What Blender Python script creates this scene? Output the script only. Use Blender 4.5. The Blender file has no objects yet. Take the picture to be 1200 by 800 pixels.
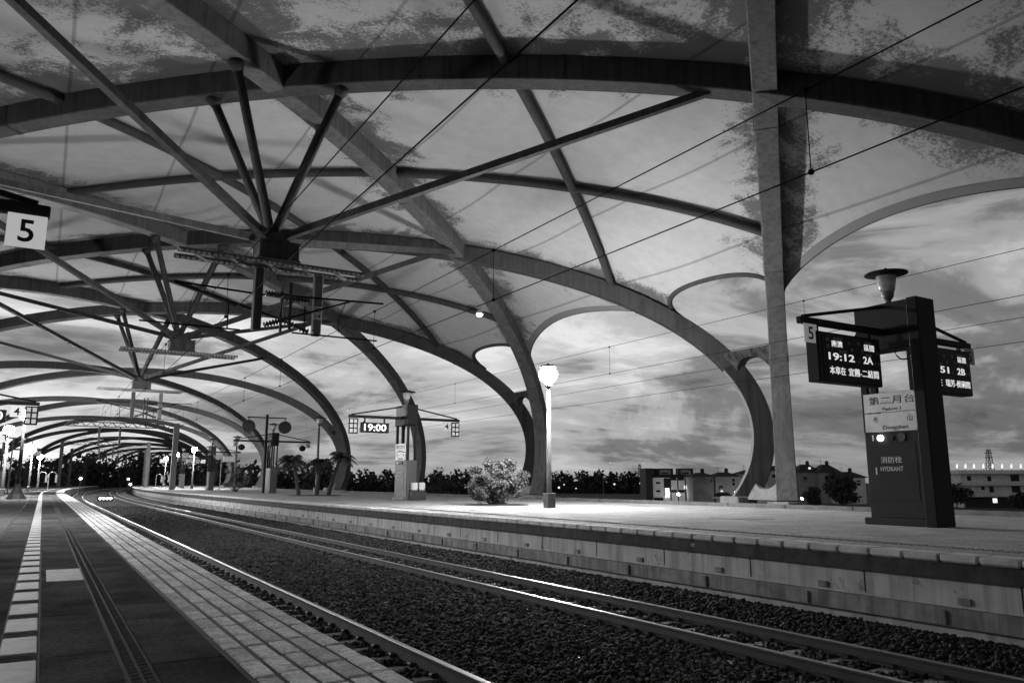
import bpy, math, random
import numpy as np
from mathutils import Vector, Matrix

rnd = random.Random(7)
S = bpy.context.scene
C = S.collection
PI = math.pi

# ------------------------------------------------------------------ camera, sky, sun, exposure
CR = Vector((0.85703469, -0.51525871, 0.0))
CF = Vector((0.50691146, 0.84315062, 0.1792702))
CU = Vector((-0.09237053, -0.15364078, 0.98379988))
EYE = Vector((0.0, 0.0, 1.15))
cam_d = bpy.data.cameras.new('camera')
cam = bpy.data.objects.new('camera', cam_d)
C.objects.link(cam)
cam_d.sensor_fit = 'HORIZONTAL'
cam_d.sensor_width = 36.0
cam_d.lens = 27.0
cam_d.clip_start = 0.05
cam_d.clip_end = 6000.0
m = Matrix((CR, CU, -CF)).transposed().to_4x4()
m.translation = EYE
cam.matrix_world = m
S.camera = cam

SUN_EL, SUN_AZ = math.radians(4.0), math.radians(-5.0)      # azimuth clockwise from +Y
w = bpy.data.worlds.new('World')
S.world = w
w.use_nodes = True
nt = w.node_tree
nt.nodes.clear()
def N(t, kind, **kw):
    n = t.nodes.new(kind)
    for k, v in kw.items():
        setattr(n, k, v)
    return n
def math_node(t, op, a, b=None, clamp=False):
    n = t.nodes.new('ShaderNodeMath'); n.operation = op; n.use_clamp = clamp
    for i, v in enumerate((a, b)):
        if v is None: continue
        if isinstance(v, (int, float)): n.inputs[i].default_value = v
        else: t.links.new(v, n.inputs[i])
    return n.outputs[0]
def ramp(t, fac, stops, interp='LINEAR'):
    n = t.nodes.new('ShaderNodeValToRGB')
    n.color_ramp.interpolation = interp
    e = n.color_ramp.elements
    while len(e) < len(stops): e.new(0.5)
    for i, (p, v) in enumerate(stops):
        e[i].position = p; e[i].color = (v, v, v, 1)
    t.links.new(fac, n.inputs[0])
    return n.outputs[0]
def mixv(t, f, a, b):                      # scalar mix
    n = t.nodes.new('ShaderNodeMix'); n.data_type = 'FLOAT'
    for i, v in ((0, f), (2, a), (3, b)):
        if isinstance(v, (int, float)): n.inputs[i].default_value = v
        else: t.links.new(v, n.inputs[i])
    return n.outputs[0]
def noise(t, vec, scale, detail=4, rough=.55, dist=0.0):
    n = t.nodes.new('ShaderNodeTexNoise')
    n.inputs['Scale'].default_value = scale; n.inputs['Detail'].default_value = detail
    n.inputs['Roughness'].default_value = rough; n.inputs['Distortion'].default_value = dist
    if vec is not None: t.links.new(vec, n.inputs['Vector'])
    return n.outputs[0]
def mapping(t, vec, scale=(1, 1, 1), loc=(0, 0, 0), rot=(0, 0, 0)):
    n = t.nodes.new('ShaderNodeMapping')
    n.inputs['Scale'].default_value = scale; n.inputs['Location'].default_value = loc; n.inputs['Rotation'].default_value = rot
    t.links.new(vec, n.inputs[0])
    return n.outputs[0]

sky = N(nt, 'ShaderNodeTexSky', sky_type='NISHITA', sun_disc=False)
sky.sun_elevation = SUN_EL
sky.sun_rotation = SUN_AZ
bw = N(nt, 'ShaderNodeRGBToBW')
nt.links.new(sky.outputs[0], bw.inputs[0])
tc = N(nt, 'ShaderNodeTexCoord')
sep = N(nt, 'ShaderNodeSeparateXYZ')
nt.links.new(tc.outputs['Generated'], sep.inputs[0])
zz = math_node(nt, 'ADD', math_node(nt, 'MAXIMUM', sep.outputs[2], 0.0), 0.10)
comb = N(nt, 'ShaderNodeCombineXYZ')
nt.links.new(math_node(nt, 'DIVIDE', sep.outputs[0], zz), comb.inputs[0])
nt.links.new(math_node(nt, 'DIVIDE', sep.outputs[1], zz), comb.inputs[1])
cl = comb.outputs[0]
rotm = mapping(nt, cl, (0.55, 1.0, 1), (3.1, 1.7, 0), (0, 0, math.radians(31)))
big = noise(nt, rotm, 0.62, 7, .58, .35)
fine = noise(nt, rotm, 1.9, 6, .6, .5)
ang = noise(nt, mapping(nt, tc.outputs['Generated'], (3.2, 3.2, 9.5), (1.3, 4.2, .6)), 1.0, 9, .62, .7)
cover = mixv(nt, .55, mixv(nt, .35, big, fine), ang)
cloud = ramp(nt, cover, [(0.38, 0.24), (0.455, 0.44), (0.515, 0.88), (0.59, 1.32)], 'EASE')
# cloud deck thins to an even veil at the horizon and is heavier overhead
base_sky = math_node(nt, 'ADD', math_node(nt, 'MULTIPLY', bw.outputs[0], 0.08), 1.75)
el = ramp(nt, sep.outputs[2], [(0.0, 0.66), (0.06, 0.82), (0.17, 1.08), (0.32, .92), (0.5, .42), (1.0, .26)])
nrm = N(nt, 'ShaderNodeVectorMath', operation='NORMALIZE')
flat = N(nt, 'ShaderNodeCombineXYZ')
nt.links.new(sep.outputs[0], flat.inputs[0]); nt.links.new(sep.outputs[1], flat.inputs[1])
nt.links.new(flat.outputs[0], nrm.inputs[0])
dotn = N(nt, 'ShaderNodeVectorMath', operation='DOT_PRODUCT')
nt.links.new(nrm.outputs[0], dotn.inputs[0]); dotn.inputs[1].default_value = (math.sin(SUN_AZ), math.cos(SUN_AZ), 0)
# after-glow: brighter towards the set sun, dimmer away from it
glow = ramp(nt, math_node(nt, 'ADD', math_node(nt, 'MULTIPLY', dotn.outputs['Value'], .5), .5), [(0.0, .5), (.5, .68), (.70, .82), (.88, 1.08), (.96, 1.0), (1.0, .95)])
skyv = math_node(nt, 'MULTIPLY', math_node(nt, 'MULTIPLY', math_node(nt, 'MULTIPLY', base_sky, cloud), el), glow)
bgn = N(nt, 'ShaderNodeBackground')
bgn.inputs['Strength'].default_value = 0.15
outw = N(nt, 'ShaderNodeOutputWorld')
sk2 = math_node(nt, 'MULTIPLY', skyv, 2.25)
nt.links.new(sk2, bgn.inputs['Color'])
nt.links.new(bgn.outputs[0], outw.inputs[0])

sun_d = bpy.data.lights.new('sun', 'SUN')
sun_d.energy = 0.12
sun_d.angle = math.radians(20)
sun_d.color = (1, 1, 1)
sun = bpy.data.objects.new('sun', sun_d)
C.objects.link(sun)
sd = Vector((math.sin(SUN_AZ) * math.cos(SUN_EL), math.cos(SUN_AZ) * math.cos(SUN_EL), math.sin(SUN_EL)))
sun.rotation_euler = sd.to_track_quat('Z', 'Y').to_euler()
sun.location = (60, 80, 60)

S.view_settings.view_transform = 'Standard'
S.view_settings.look = 'None'
S.view_settings.exposure = -0.3
S.view_settings.gamma = 1.0
S.view_settings.use_curve_mapping = False
S.render.engine = 'CYCLES'
S.cycles.use_denoising = True
S.cycles.max_bounces = 6
S.cycles.diffuse_bounces = 3
S.cycles.glossy_bounces = 3
S.cycles.transmission_bounces = 4
S.cycles.sample_clamp_indirect = 4.0

# ------------------------------------------------------------------ pixel helpers (photo pixels, 1200x800)
def ray(px, py):
    return CR * (px - 600) + CF * 900 + CU * (400 - py)
def on_z(px, py, z):
    r = ray(px, py); return EYE + r * ((z - EYE.z) / r.z)
def on_y(px, py, y):
    r = ray(px, py); return EYE + r * (y / r.y)
def on_x(px, py, x):
    r = ray(px, py); return EYE + r * (x / r.x)
def at_depth(px, py, d):
    return EYE + ray(px, py) * (d / 900.0)
def off(y):                                  # the line bends gently to the right beyond 80 m
    return max(0.0, y - 80.0) ** 2 / 2200.0
def cv(p):
    return Vector((p[0] + off(p[1]), p[1], p[2]))

# ------------------------------------------------------------------ materials (all neutral greys: the photograph is black and white)
MATS = {}
def mat(name, v=.3, rough=.65, metal=0.0, var=.0, scale=3.0, bump=0.0, bscale=30.0, streak=0.0, island=0.0, emit=0.0, spec=.4, stain=0.0, grain=0.0):
    if name in MATS: return MATS[name]
    M = bpy.data.materials.new(name); MATS[name] = M
    M.use_nodes = True
    t = M.node_tree
    b = t.nodes['Principled BSDF']
    b.inputs['Roughness'].default_value = rough
    b.inputs['Metallic'].default_value = metal
    b.inputs['Specular IOR Level'].default_value = spec
    b.inputs['Base Color'].default_value = (v, v, v, 1)
    geo = t.nodes.new('ShaderNodeNewGeometry')
    pos = geo.outputs['Position']
    val = None
    if var or streak or island or stain:
        f = 1.0
        val = t.nodes.new('ShaderNodeValue'); val.outputs[0].default_value = v; val = val.outputs[0]
        if var:
            n = noise(t, pos, scale, 6, .6)
            val = math_node(t, 'MULTIPLY', val, ramp(t, n, [(.3, 1 - var), (.7, 1 + var)]))
        if grain:
            n = noise(t, pos, 26.0, 3, .7)
            val = math_node(t, 'MULTIPLY', val, ramp(t, n, [(.35, 1 - grain), (.65, 1 + grain)]))
        if streak:
            mp = mapping(t, pos, (5.0, 5.0, .16))
            n = noise(t, mp, 1.0, 5, .62)
            val = math_node(t, 'MULTIPLY', val, ramp(t, n, [(.38, 1 - streak), (.55, 1.0)]))
        if stain:
            n = noise(t, pos, 2.1, 8, .7)
            val = math_node(t, 'MULTIPLY', val, ramp(t, n, [(.30, 1 - stain), (.42, 1.0)]))
        if island:
            r = ramp(t, geo.outputs['Random Per Island'], [(0, 1 - island), (1, 1 + island)])
            val = math_node(t, 'MULTIPLY', val, r)
        t.links.new(val, b.inputs['Base Color'])
    if bump:
        n = noise(t, pos, bscale, 4, .6)
        bn = t.nodes.new('ShaderNodeBump'); bn.inputs['Strength'].default_value = bump; bn.inputs['Distance'].default_value = .02
        t.links.new(n, bn.inputs['Height']); t.links.new(bn.outputs[0], b.inputs['Normal'])
    if emit:
        b.inputs['Emission Color'].default_value = (1, 1, 1, 1)
        b.inputs['Emission Strength'].default_value = emit
    return M

M_ARCH = mat('arch_paint_shaded', .045, .75, spec=.15, var=.2, scale=1.3, streak=.3, stain=.4)  # arch steel darkened to carry the shade of the overhead beams
M_ARCHF = mat('arch_paint_lit', .24, .7, var=.12, scale=.8, streak=.25, stain=.25)  # same steel, lamplight at the feet put into a paler tone
M_ARCHG = mat('arch_paint_half_lit', .10, .7, var=.2, scale=1.3, streak=.3, stain=.35, spec=.15)  # same steel, tone set between the shaded and lit copies
M_LINK = mat('arch_link_paint', .05, .8, var=.3, scale=1.5, streak=.6, spec=.1)
M_HEM = mat('hem_fabric', .17, .9, spec=.0)  # darker tone stands in for light blocked by the doubled fabric
M_ARCHM = mat('arch_paint_far', .085, .7, var=.12, scale=.8, streak=.2, spec=.2)
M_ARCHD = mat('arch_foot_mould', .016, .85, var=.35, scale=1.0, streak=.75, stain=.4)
M_DARKST = mat('dark_steel', .035, .5, var=.2, scale=4)
M_STEEL = mat('grey_steel', .055, .75, spec=.15, var=.25, scale=3, streak=.3)
M_RIB = mat('rib_steel', .04, .7, spec=.15, var=.2, scale=3)
M_GALV = mat('galvanised_steel', .38, .45, metal=.3, var=.2, scale=5)
M_WIRE = mat('wire', .006, .8, spec=.05)
M_INS = mat('insulator_ceramic', .03, .25)
M_RAILTOP = mat('rail_head_steel', .5, .32, metal=1.0)
M_RAILWEB = mat('rusty_rail_web', .055, .7, var=.3, scale=6)
M_CLIP = mat('rail_clip_iron', .03, .6)
M_SLEEP = mat('sleeper_concrete', .24, .9, var=.3, scale=6, bump=.3)
M_STONE = mat('ballast_stone', .022, .9, island=.9, bump=.3, bscale=60)
M_BED = mat('ballast_bed', .02, .95, var=.4, scale=18, bump=.8, bscale=22)
M_PAVE = mat('dark_paver', .095, .9, spec=.0, grain=.3, var=.5, scale=1.4, island=.18, bump=.25, bscale=60, stain=.3)
M_PAVEL = mat('grey_paver', .11, .9, spec=.0, var=.25, scale=1.5, island=.12, bump=.3, bscale=50)
M_BRICK = mat('edge_brick', .75, .9, spec=.0, grain=.3, var=.3, scale=5, island=.22, bump=.35, bscale=45, stain=.3)
M_TACT = mat('tactile_white', .34, .7, var=.2, scale=6, bump=.2, stain=.2)
M_JOINT = mat('joint_mortar', .02, .95)
M_RUBB = mat('groove_rubber', .11, .8, spec=.0, var=.3, scale=8)
M_P2 = mat('island_paving', .33, .9, spec=.1, grain=.35, var=.22, scale=.9, bump=.5, bscale=18, stain=.22)
M_STUD = mat('stud_tile', .22, .9)
M_BEAMX = mat('cross_beam_steel', .13, .7, var=.2, scale=4, spec=.2)
M_COPE = mat('coping_stone', .52, .8, var=.22, scale=5, stain=.35, island=.1)
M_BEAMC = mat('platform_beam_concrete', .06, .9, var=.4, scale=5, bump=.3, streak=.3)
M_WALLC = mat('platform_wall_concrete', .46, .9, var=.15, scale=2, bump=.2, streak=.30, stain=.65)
M_DUCT = mat('cable_duct_concrete', .26, .9, var=.3, scale=4, streak=.4, stain=.4)
M_BARR = mat('barrier_concrete', .12, .9, var=.3, scale=3)
M_GROUND = mat('field_ground', .035, .95, var=.5, scale=.02)
M_POLE = mat('lamp_pole_paint', .12, .45, var=.1, scale=2)
M_BLACK = mat('black_paint', .010, .6, spec=.2)
M_CAB = mat('cabinet_paint', .03, .6, spec=.2, var=.12, scale=2)
M_CABL = mat('cabinet_paint_light', .085, .5, var=.12, scale=2)
M_PLATE = mat('brushed_plate', .13, .35, metal=.5, var=.15, scale=3)
M_PLATEW = mat('white_plate', .72, .5)
M_PLATEG = mat('grey_plate', .35, .5)
M_PLATELIT = mat('backlit_plate', .7, .5, emit=.45)
M_INK = mat('black_ink', .01, .6)
M_INKW = mat('white_ink', .65, .6)
M_PLATEDIM = mat('plate_dim_backlit', .5, .5, emit=.16)
M_CAPT = mat('printed_caption_grey', .16, .7)
M_LED = mat('led_text', .8, emit=.85)
M_LEDBRIGHT = mat('led_clock', .8, emit=1.6)
M_LAMP = mat('lamp_glow', .9, emit=1700.0)
M_LAMPDIM = mat('lamp_glow_dim', .9, emit=1000.0)
M_LAMPS = mat('small_lamp_glow', .9, emit=12.0)
M_LAMPB = mat('facade_fill_glow', .9, emit=150.0)  # for the extra lamps that brighten the house fronts
M_LIT = mat('lit_window', .8, emit=1.6)
M_GLASSOFF = mat('lantern_glass_unlit', .42, .15, spec=.6)
M_BWHITE = mat('render_white', .70, .85, var=.15, scale=.5, streak=.2)
M_BGREY = mat('render_grey', .26, .85, var=.2, scale=.5)
M_BDARK = mat('cladding_dark', .03, .7)
M_WIN = mat('window_dark_glass', .015, .15)
M_ROOF = mat('roof_tile_dark', .035, .8)
M_LEAF = mat('leaf_dark', .045, .7, island=.5)
M_LEAFP = mat('leaf_pale', .10, .65, island=.7)
M_PALM = mat('palm_leaf', .05, .6, island=.4)
M_BARK = mat('bark', .05, .9)
M_PIT = mat('tree_pit_soil', .03, .95, bump=.5)
M_CLOTH = mat('dark_cloth', .015, .9)
M_SKIN = mat('skin', .3, .6)

def membrane_mat():
    M = bpy.data.materials.new('stained_membrane'); M.use_nodes = True
    t = M.node_tree
    t.nodes.clear()
    out = t.nodes.new('ShaderNodeOutputMaterial')
    geo = t.nodes.new('ShaderNodeNewGeometry'); pos = geo.outputs['Position']
    at = t.nodes.new('ShaderNodeAttribute'); at.attribute_name = 'edge'
    n1 = noise(t, pos, .55, 8, .62, .6)
    n2 = noise(t, pos, 9.0, 8, .82)
    n3 = noise(t, pos, 1.6, 5, .6)
    # mould: speckles that crowd along the beams, where water collects
    near = math_node(t, 'SUBTRACT', 1.0, math_node(t, 'MULTIPLY', at.outputs['Fac'], .42), True)
    cov = math_node(t, 'ADD', math_node(t, 'MULTIPLY', near, .42), math_node(t, 'MULTIPLY', n1, .95))
    thr = math_node(t, 'SUBTRACT', math_node(t, 'ADD', cov, math_node(t, 'MULTIPLY', n2, .75)), 1.07)
    mask = ramp(t, math_node(t, 'MULTIPLY', thr, 8.0), [(0.0, 0.0), (1.0, .88)])
    sq = t.nodes.new('ShaderNodeAttribute'); sq.attribute_name = 'seam'
    fr = math_node(t, 'ABSOLUTE', math_node(t, 'SUBTRACT', math_node(t, 'FRACT', math_node(t, 'MULTIPLY', sq.outputs['Fac'], 3.0)), .5))
    seam = ramp(t, fr, [(.0, .62), (.011, .62), (.016, 1.0), (.5, 1.0)])
    clean = mixv(t, ramp(t, n3, [(.3, 0.0), (.7, 1.0)]), .33, .385)
    col = math_node(t, 'MULTIPLY', mixv(t, mask, clean, .07), seam)
    d = t.nodes.new('ShaderNodeBsdfDiffuse'); tr = t.nodes.new('ShaderNodeBsdfTranslucent')
    t.links.new(col, d.inputs[0])
    t.links.new(math_node(t, 'MULTIPLY', col, .22), tr.inputs[0])
    add = t.nodes.new('ShaderNodeAddShader')
    t.links.new(d.outputs[0], add.inputs[0]); t.links.new(tr.outputs[0], add.inputs[1])
    t.links.new(add.outputs[0], out.inputs[0])
    return M
M_MEMB = membrane_mat()

# ------------------------------------------------------------------ mesh helpers
class MB:
    def __init__(s): s.v = []; s.f = []; s.mi = []; s.m = 0
    def add(s, vs, fs):
        o = len(s.v); s.v += [tuple(v) for v in vs]
        for f in fs: s.f.append(tuple(i + o for i in f)); s.mi.append(s.m)
        return s
    def box(s, x0, x1, y0, y1, z0, z1, bev=0.0):
        if bev <= 0:
            vs = [(x, y, z) for z in (z0, z1) for y in (y0, y1) for x in (x0, x1)]
            return s.add(vs, [(0, 2, 3, 1), (4, 5, 7, 6), (0, 1, 5, 4), (1, 3, 7, 5), (3, 2, 6, 7), (2, 0, 4, 6)])
        b = min(bev, (x1 - x0) / 3, (y1 - y0) / 3, (z1 - z0) / 3)
        def ringz(z, i):
            return [(x0 + i, y0, z), (x1 - i, y0, z), (x1, y0 + i, z), (x1, y1 - i, z), (x1 - i, y1, z), (x0 + i, y1, z), (x0, y1 - i, z), (x0, y0 + i, z)]
        def ring2(z):
            return [(x0 + b, y0 + b, z)] * 0
        r0 = [(x0 + b, y0 + b, z0), (x1 - b, y0 + b, z0), (x1 - b, y1 - b, z0), (x0 + b, y1 - b, z0)]
        r3 = [(p[0], p[1], z1) for p in r0]
        a, c = ringz(z0 + b, b), ringz(z1 - b, b)
        vs = r0 + a + c + r3
        fs = [(3, 2, 1, 0), (20, 21, 22, 23)]
        for i in range(8): fs.append((4 + i, 4 + (i + 1) % 8, 12 + (i + 1) % 8, 12 + i))
        cm = [0, 1, 1, 2, 2, 3, 3, 0]
        for i in range(8):
            j = (i + 1) % 8
            if cm[i] == cm[j]:
                fs.append((cm[i], 4 + j, 4 + i)); fs.append((20 + cm[i], 12 + i, 12 + j))
            else:
                fs.append((cm[i], cm[j], 4 + j, 4 + i)); fs.append((20 + cm[i], 12 + i, 12 + j, 20 + cm[j]))
        return s.add(vs, fs)
    def loft(s, rings, closed=True, caps=True):
        n = len(rings[0]); vs = [p for r in rings for p in r]; fs = []
        for i in range(len(rings) - 1):
            for j in range(n if closed else n - 1):
                k = (j + 1) % n
                fs.append((i * n + j, i * n + k, (i + 1) * n + k, (i + 1) * n + j))
        if caps and closed:
            fs.append(tuple(range(n - 1, -1, -1))); fs.append(tuple((len(rings) - 1) * n + j for j in range(n)))
        return s.add(vs, fs)
    def tube(s, pts, r, n=8, square=False):
        pts = [Vector(p) for p in pts]; rings = []
        for i, p in enumerate(pts):
            t = (pts[min(i + 1, len(pts) - 1)] - pts[max(i - 1, 0)]).normalized()
            a = Vector((0, 0, 1)) if abs(t.z) < .95 else Vector((0, 1, 0))
            u = t.cross(a).normalized(); v = u.cross(t)
            rr = r[i] if isinstance(r, (list, tuple)) else r
            ph = PI / n if square else 0
            rings.append([p + (u * math.cos(2 * PI * k / n + ph) + v * math.sin(2 * PI * k / n + ph)) * rr for k in range(n)])
        return s.loft(rings)
    def bar(s, a, b, w, h=None):
        a = Vector(a); b = Vector(b); h = h or w
        t = (b - a).normalized(); up = Vector((0, 0, 1)) if abs(t.z) < .95 else Vector((0, 1, 0))
        u = t.cross(up).normalized(); v = u.cross(t)
        rg = lambda p: [p - u * w / 2 - v * h / 2, p + u * w / 2 - v * h / 2, p + u * w / 2 + v * h / 2, p - u * w / 2 + v * h / 2]
        return s.loft([rg(a), rg(b)])
    def lathe(s, c, prof, n=20):
        c = Vector(c)
        return s.loft([[c + Vector((r * math.cos(2 * PI * k / n), r * math.sin(2 * PI * k / n), z)) for k in range(n)] for r, z in prof])
    def prism(s, poly, ax, a0, a1):           # poly: 2-D outline; ax: axis of extrusion
        def P(u, v, a): return {'x': (a, u, v), 'y': (u, a, v), 'z': (u, v, a)}[ax]
        n = len(poly)
        return s.loft([[P(u, v, a0) for u, v in poly], [P(u, v, a1) for u, v in poly]])
    def build(s, name, mats, parent=None, origin=None, smooth=False, local=False):
        if not isinstance(mats, (list, tuple)): mats = [mats]
        o = Vector((0, 0, 0))
        if not local:
            if parent is not None: o = WL[parent.name]
            elif origin is not None: o = Vector(origin)
        me = bpy.data.meshes.new(name)
        me.from_pydata([(v[0] - o.x, v[1] - o.y, v[2] - o.z) for v in s.v], [], s.f)
        for mm in mats: me.materials.append(mm)
        if len(mats) > 1: me.polygons.foreach_set('material_index', s.mi)
        if smooth: me.polygons.foreach_set('use_smooth', [True] * len(me.polygons))
        fix_normals(me)
        ob = bpy.data.objects.new(name, me); C.objects.link(ob)
        if parent is not None: ob.parent = parent; WL[ob.name] = WL[parent.name]
        elif origin is not None: ob.location = o; WL[ob.name] = o
        else: WL[ob.name] = Vector((0, 0, 0))
        return ob
import bmesh
def fix_normals(me):
    if len(me.polygons) > 30000: return
    bm = bmesh.new(); bm.from_mesh(me)
    bmesh.ops.recalc_face_normals(bm, faces=bm.faces)
    bm.to_mesh(me); bm.free()
WL = {}
def tag(o, label=None, cat=None, group=None, kind=None):
    if label: o['label'] = label
    if cat: o['category'] = cat
    if group: o['group'] = group
    if kind: o['kind'] = kind
    return o
def thing(name, loc, label, cat, group=None, rz=0.0):
    o = bpy.data.objects.new(name, None); C.objects.link(o)
    o.location = loc; o.rotation_euler = (0, 0, rz); o.empty_display_size = .2
    WL[o.name] = Vector(loc)
    return tag(o, label, cat, group)
def struct(o): o['kind'] = 'structure'; return o
def np_mesh(name, V, F, material, parent=None, attr=None, smooth=False, seam=None):
    V = np.asarray(V, np.float32); F = np.asarray(F, np.int32)
    if parent is not None: V = V - np.array(WL[parent.name], np.float32)
    me = bpy.data.meshes.new(name)
    k = F.shape[1]
    me.vertices.add(len(V)); me.vertices.foreach_set('co', V.ravel())
    me.loops.add(F.size); me.loops.foreach_set('vertex_index', F.ravel())
    me.polygons.add(len(F)); me.polygons.foreach_set('loop_start', np.arange(0, F.size, k, dtype=np.int32))
    if smooth: me.polygons.foreach_set('use_smooth', np.ones(len(F), bool))
    me.update(calc_edges=True)
    me.materials.append(material)
    if attr is not None:
        a = me.attributes.new('edge', 'FLOAT', 'POINT'); a.data.foreach_set('value', np.asarray(attr, np.float32))
    if seam is not None:
        a = me.attributes.new('seam', 'FLOAT', 'POINT'); a.data.foreach_set('value', np.asarray(seam, np.float32))
    o = bpy.data.objects.new(name, me); C.objects.link(o)
    if parent is not None: o.parent = parent; WL[o.name] = WL[parent.name]
    else: WL[o.name] = Vector((0, 0, 0))
    return o

# lettering: all text meshes are made first, while the scene is still small
TEXTS = {}
def make_texts(items):
    tmp = []
    for s, bold in items:
        c = bpy.data.curves.new('lettering', 'FONT'); c.body = s; c.size = 1.0
        c.align_x = 'CENTER'; c.align_y = 'CENTER'; c.resolution_u = 3; c.extrude = .012; c.offset = bold
        o = bpy.data.objects.new('lettering', c); C.objects.link(o); tmp.append(o)
    bpy.context.view_layer.update()
    dg = bpy.context.evaluated_depsgraph_get()
    for o, (s, b) in zip(tmp, items):
        me = bpy.data.meshes.new_from_object(o.evaluated_get(dg))
        xs = np.empty(len(me.vertices) * 3); me.vertices.foreach_get('co', xs); xs = xs.reshape(-1, 3)
        lo, hi = xs.min(0), xs.max(0)
        TEXTS[s] = (xs - (lo + hi) / 2, [tuple(p.vertices) for p in me.polygons], hi - lo)
        c = o.data; bpy.data.objects.remove(o); bpy.data.curves.remove(c)
        bpy.data.meshes.remove(me)
make_texts([(s, .015) for s in ('5', '4', '3', '19:12', '2A', '2B', '12:51', '19:00', '127', '85', '14', 'Dongshan')] +
           [(s, .006) for s in ('本車在', '宜蘭-二結間', '本車在 ', '瑞芳-侯硐間', '南澳', '區間', '第二月台', 'Platform 2', '冬', '山', '消防栓', 'HYDRANT', '海線', '往', '開', '站', '分')])
def text(s, c, face, material, parent, h=None, w_=None, name='lettering'):
    v, f, size = TEXTS[s]
    sx = sy = (h / size[1]) if h else (w_ / size[0])
    if h and w_: sx, sy = w_ / size[0], h / size[1]
    c = Vector(c)
    ux, uy = {'-y': (Vector((1, 0, 0)), Vector((0, 0, 1))), '-x': (Vector((0, -1, 0)), Vector((0, 0, 1)))}[face]
    un = ux.cross(uy)
    mb = MB()
    mb.add([c + ux * (p[0] * sx) + uy * (p[1] * sy) + un * (p[2] * .25) for p in v], f)
    return mb.build(name, material, parent)

# ------------------------------------------------------------------ terrain, track bed, platforms
def sheet(name, x0, x1, y0, y1, z, material, curved=False, dx=None, dy=6.0):
    ny = max(1, int((y1 - y0) / dy)); mb = MB()
    rows = []
    for i in range(ny + 1):
        y = y0 + (y1 - y0) * i / ny; o = off(y) if curved else 0
        rows.append([(x0 + o, y, z), (x1 + o, y, z)])
    mb.loft(rows, closed=False)
    return mb.build(name, material)
struct(sheet('ground', -3000, 3000, -300, 5000, -6.0, M_GROUND, dy=5300))

PEND = 235.0
def slab(name, x0, x1, y0, y1, z0, z1, material, dy=5.0):
    n = max(1, int((y1 - y0) / dy)); mb = MB()
    mb.loft([[(x0 + off(y), y, z0), (x1 + off(y), y, z0), (x1 + off(y), y, z1), (x0 + off(y), y, z1)] for y in [y0 + (y1 - y0) * i / n for i in range(n + 1)]])
    return mb.build(name, material)
P1E = 1.99                      # edge of the near platform
P2L, P2R, P2Z = 11.50, 25.2, .10
struct(slab('platform', -14.0, P1E - .03, -8, PEND, -2.0, -.012, M_JOINT))
struct(slab('viaduct_deck', -22.0, 34.0, -30, 470, -2.6, -2.0, M_BARR))
struct(slab('deck_edge', 25.6, 34.0, -30, 470, -1.9, -.06, M_BARR))

def tiles(name, x0, x1, y0, y1, ly, nx, gap, h, material, far_y=None, stagger=False, bev=.006, jit=.003, shear=0.0):
    mb = MB(); wx = (x1 - x0) / nx
    y = y0; row = 0
    while y < y1 - .01:
        for i in range(nx):
            dyy = i * shear + (rnd.uniform(-.006, .006) if shear else 0)
            a, b = y + dyy + gap / 2, y + dyy + ly - gap / 2
            z = rnd.uniform(-jit, 0)
            o = off((a + b) / 2)
            mb.box(x0 + i * wx + gap / 2 + o, x0 + (i + 1) * wx - gap / 2 + o, a, b, -h, z, bev)
        y += ly; row += 1
    return struct(mb.build(name, material))
tiles('grey_paving', -8.0, -.66, -3.0, 60, .93, 8, .010, .05, M_PAVEL)
struct(slab('grey_paving_far', -14.0, -.66, 60.2, PEND, -.05, 0, M_PAVEL))
tiles('dark_paving_left', -.64, -.16, -3.07, 80, .93, 1, .012, .05, M_PAVE)
tiles('dark_paving', .085, .535, -3.07, 80, .93, 1, .014, .05, M_PAVE)
tiles('dark_paving_right', .70, 1.165, -2.7, 80, .93, 1, .014, .05, M_PAVE)
for nm, a, b in (('dark_paving_far', .085, .535), ('dark_paving_far', .70, 1.165), ('dark_paving_far', -.64, -.16)):
    struct(slab(nm, a, b, 80.4, PEND, -.05, -.002, M_PAVE))
# dashed white tactile strip
mb = MB(); y = -1.95
while y < PEND - 1:
    o = off(y)
    mb.box(-.148 + o, .072 + o, y, y + .66, -.04, .006, .008); y += .93
struct(mb.build('tactile_strip', M_TACT))
mb = MB(); y = -2.2
while y < PEND - 1:
    o = off(y); mb.box(-.148 + o, .072 + o, y - .005, y + .235, -.05, -.004, .006); y += .93
struct(mb.build('tactile_strip_gap', M_PAVE))
# grooved guide strip: two ribbed rubber lines
mb = MB(); y = -1.0
while y < 40:
    o = off(y)
    for xa in (.555, .630):
        mb.box(xa + o, xa + .056 + o, y, y + .058, -.02, .010, .010)
    y += .095
struct(mb.build('guide_groove', M_RUBB))
struct(MB().box(.540, .695, -3, 40, -.03, -.004).build('guide_base', M_JOINT))
struct(slab('guide_groove_far', .54, .695, 40, PEND, -.03, .003, M_RUBB))
# one pale replacement tile
struct(MB().box(.145, .530, 10.78, 12.18, -.01, .0035, .003).build('pale_tile', M_TACT))
# brick edge
tiles('edge_paving', 1.185, P1E, -1.0, 70, .46, 5, .022, .06, M_BRICK, bev=.013, jit=.008, shear=.06)
struct(slab('edge_paving_far', 1.185, P1E, 70.1, PEND, -.06, 0, M_BRICK))
struct(slab('platform_face', P1E - .06, P1E - .02, -8, PEND, -2.0, -.07, M_BEAMC))

# island platform
struct(slab('island_platform', P2L + .42, P2R, -6, PEND, -2.0, P2Z, M_P2, dy=3))
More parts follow.
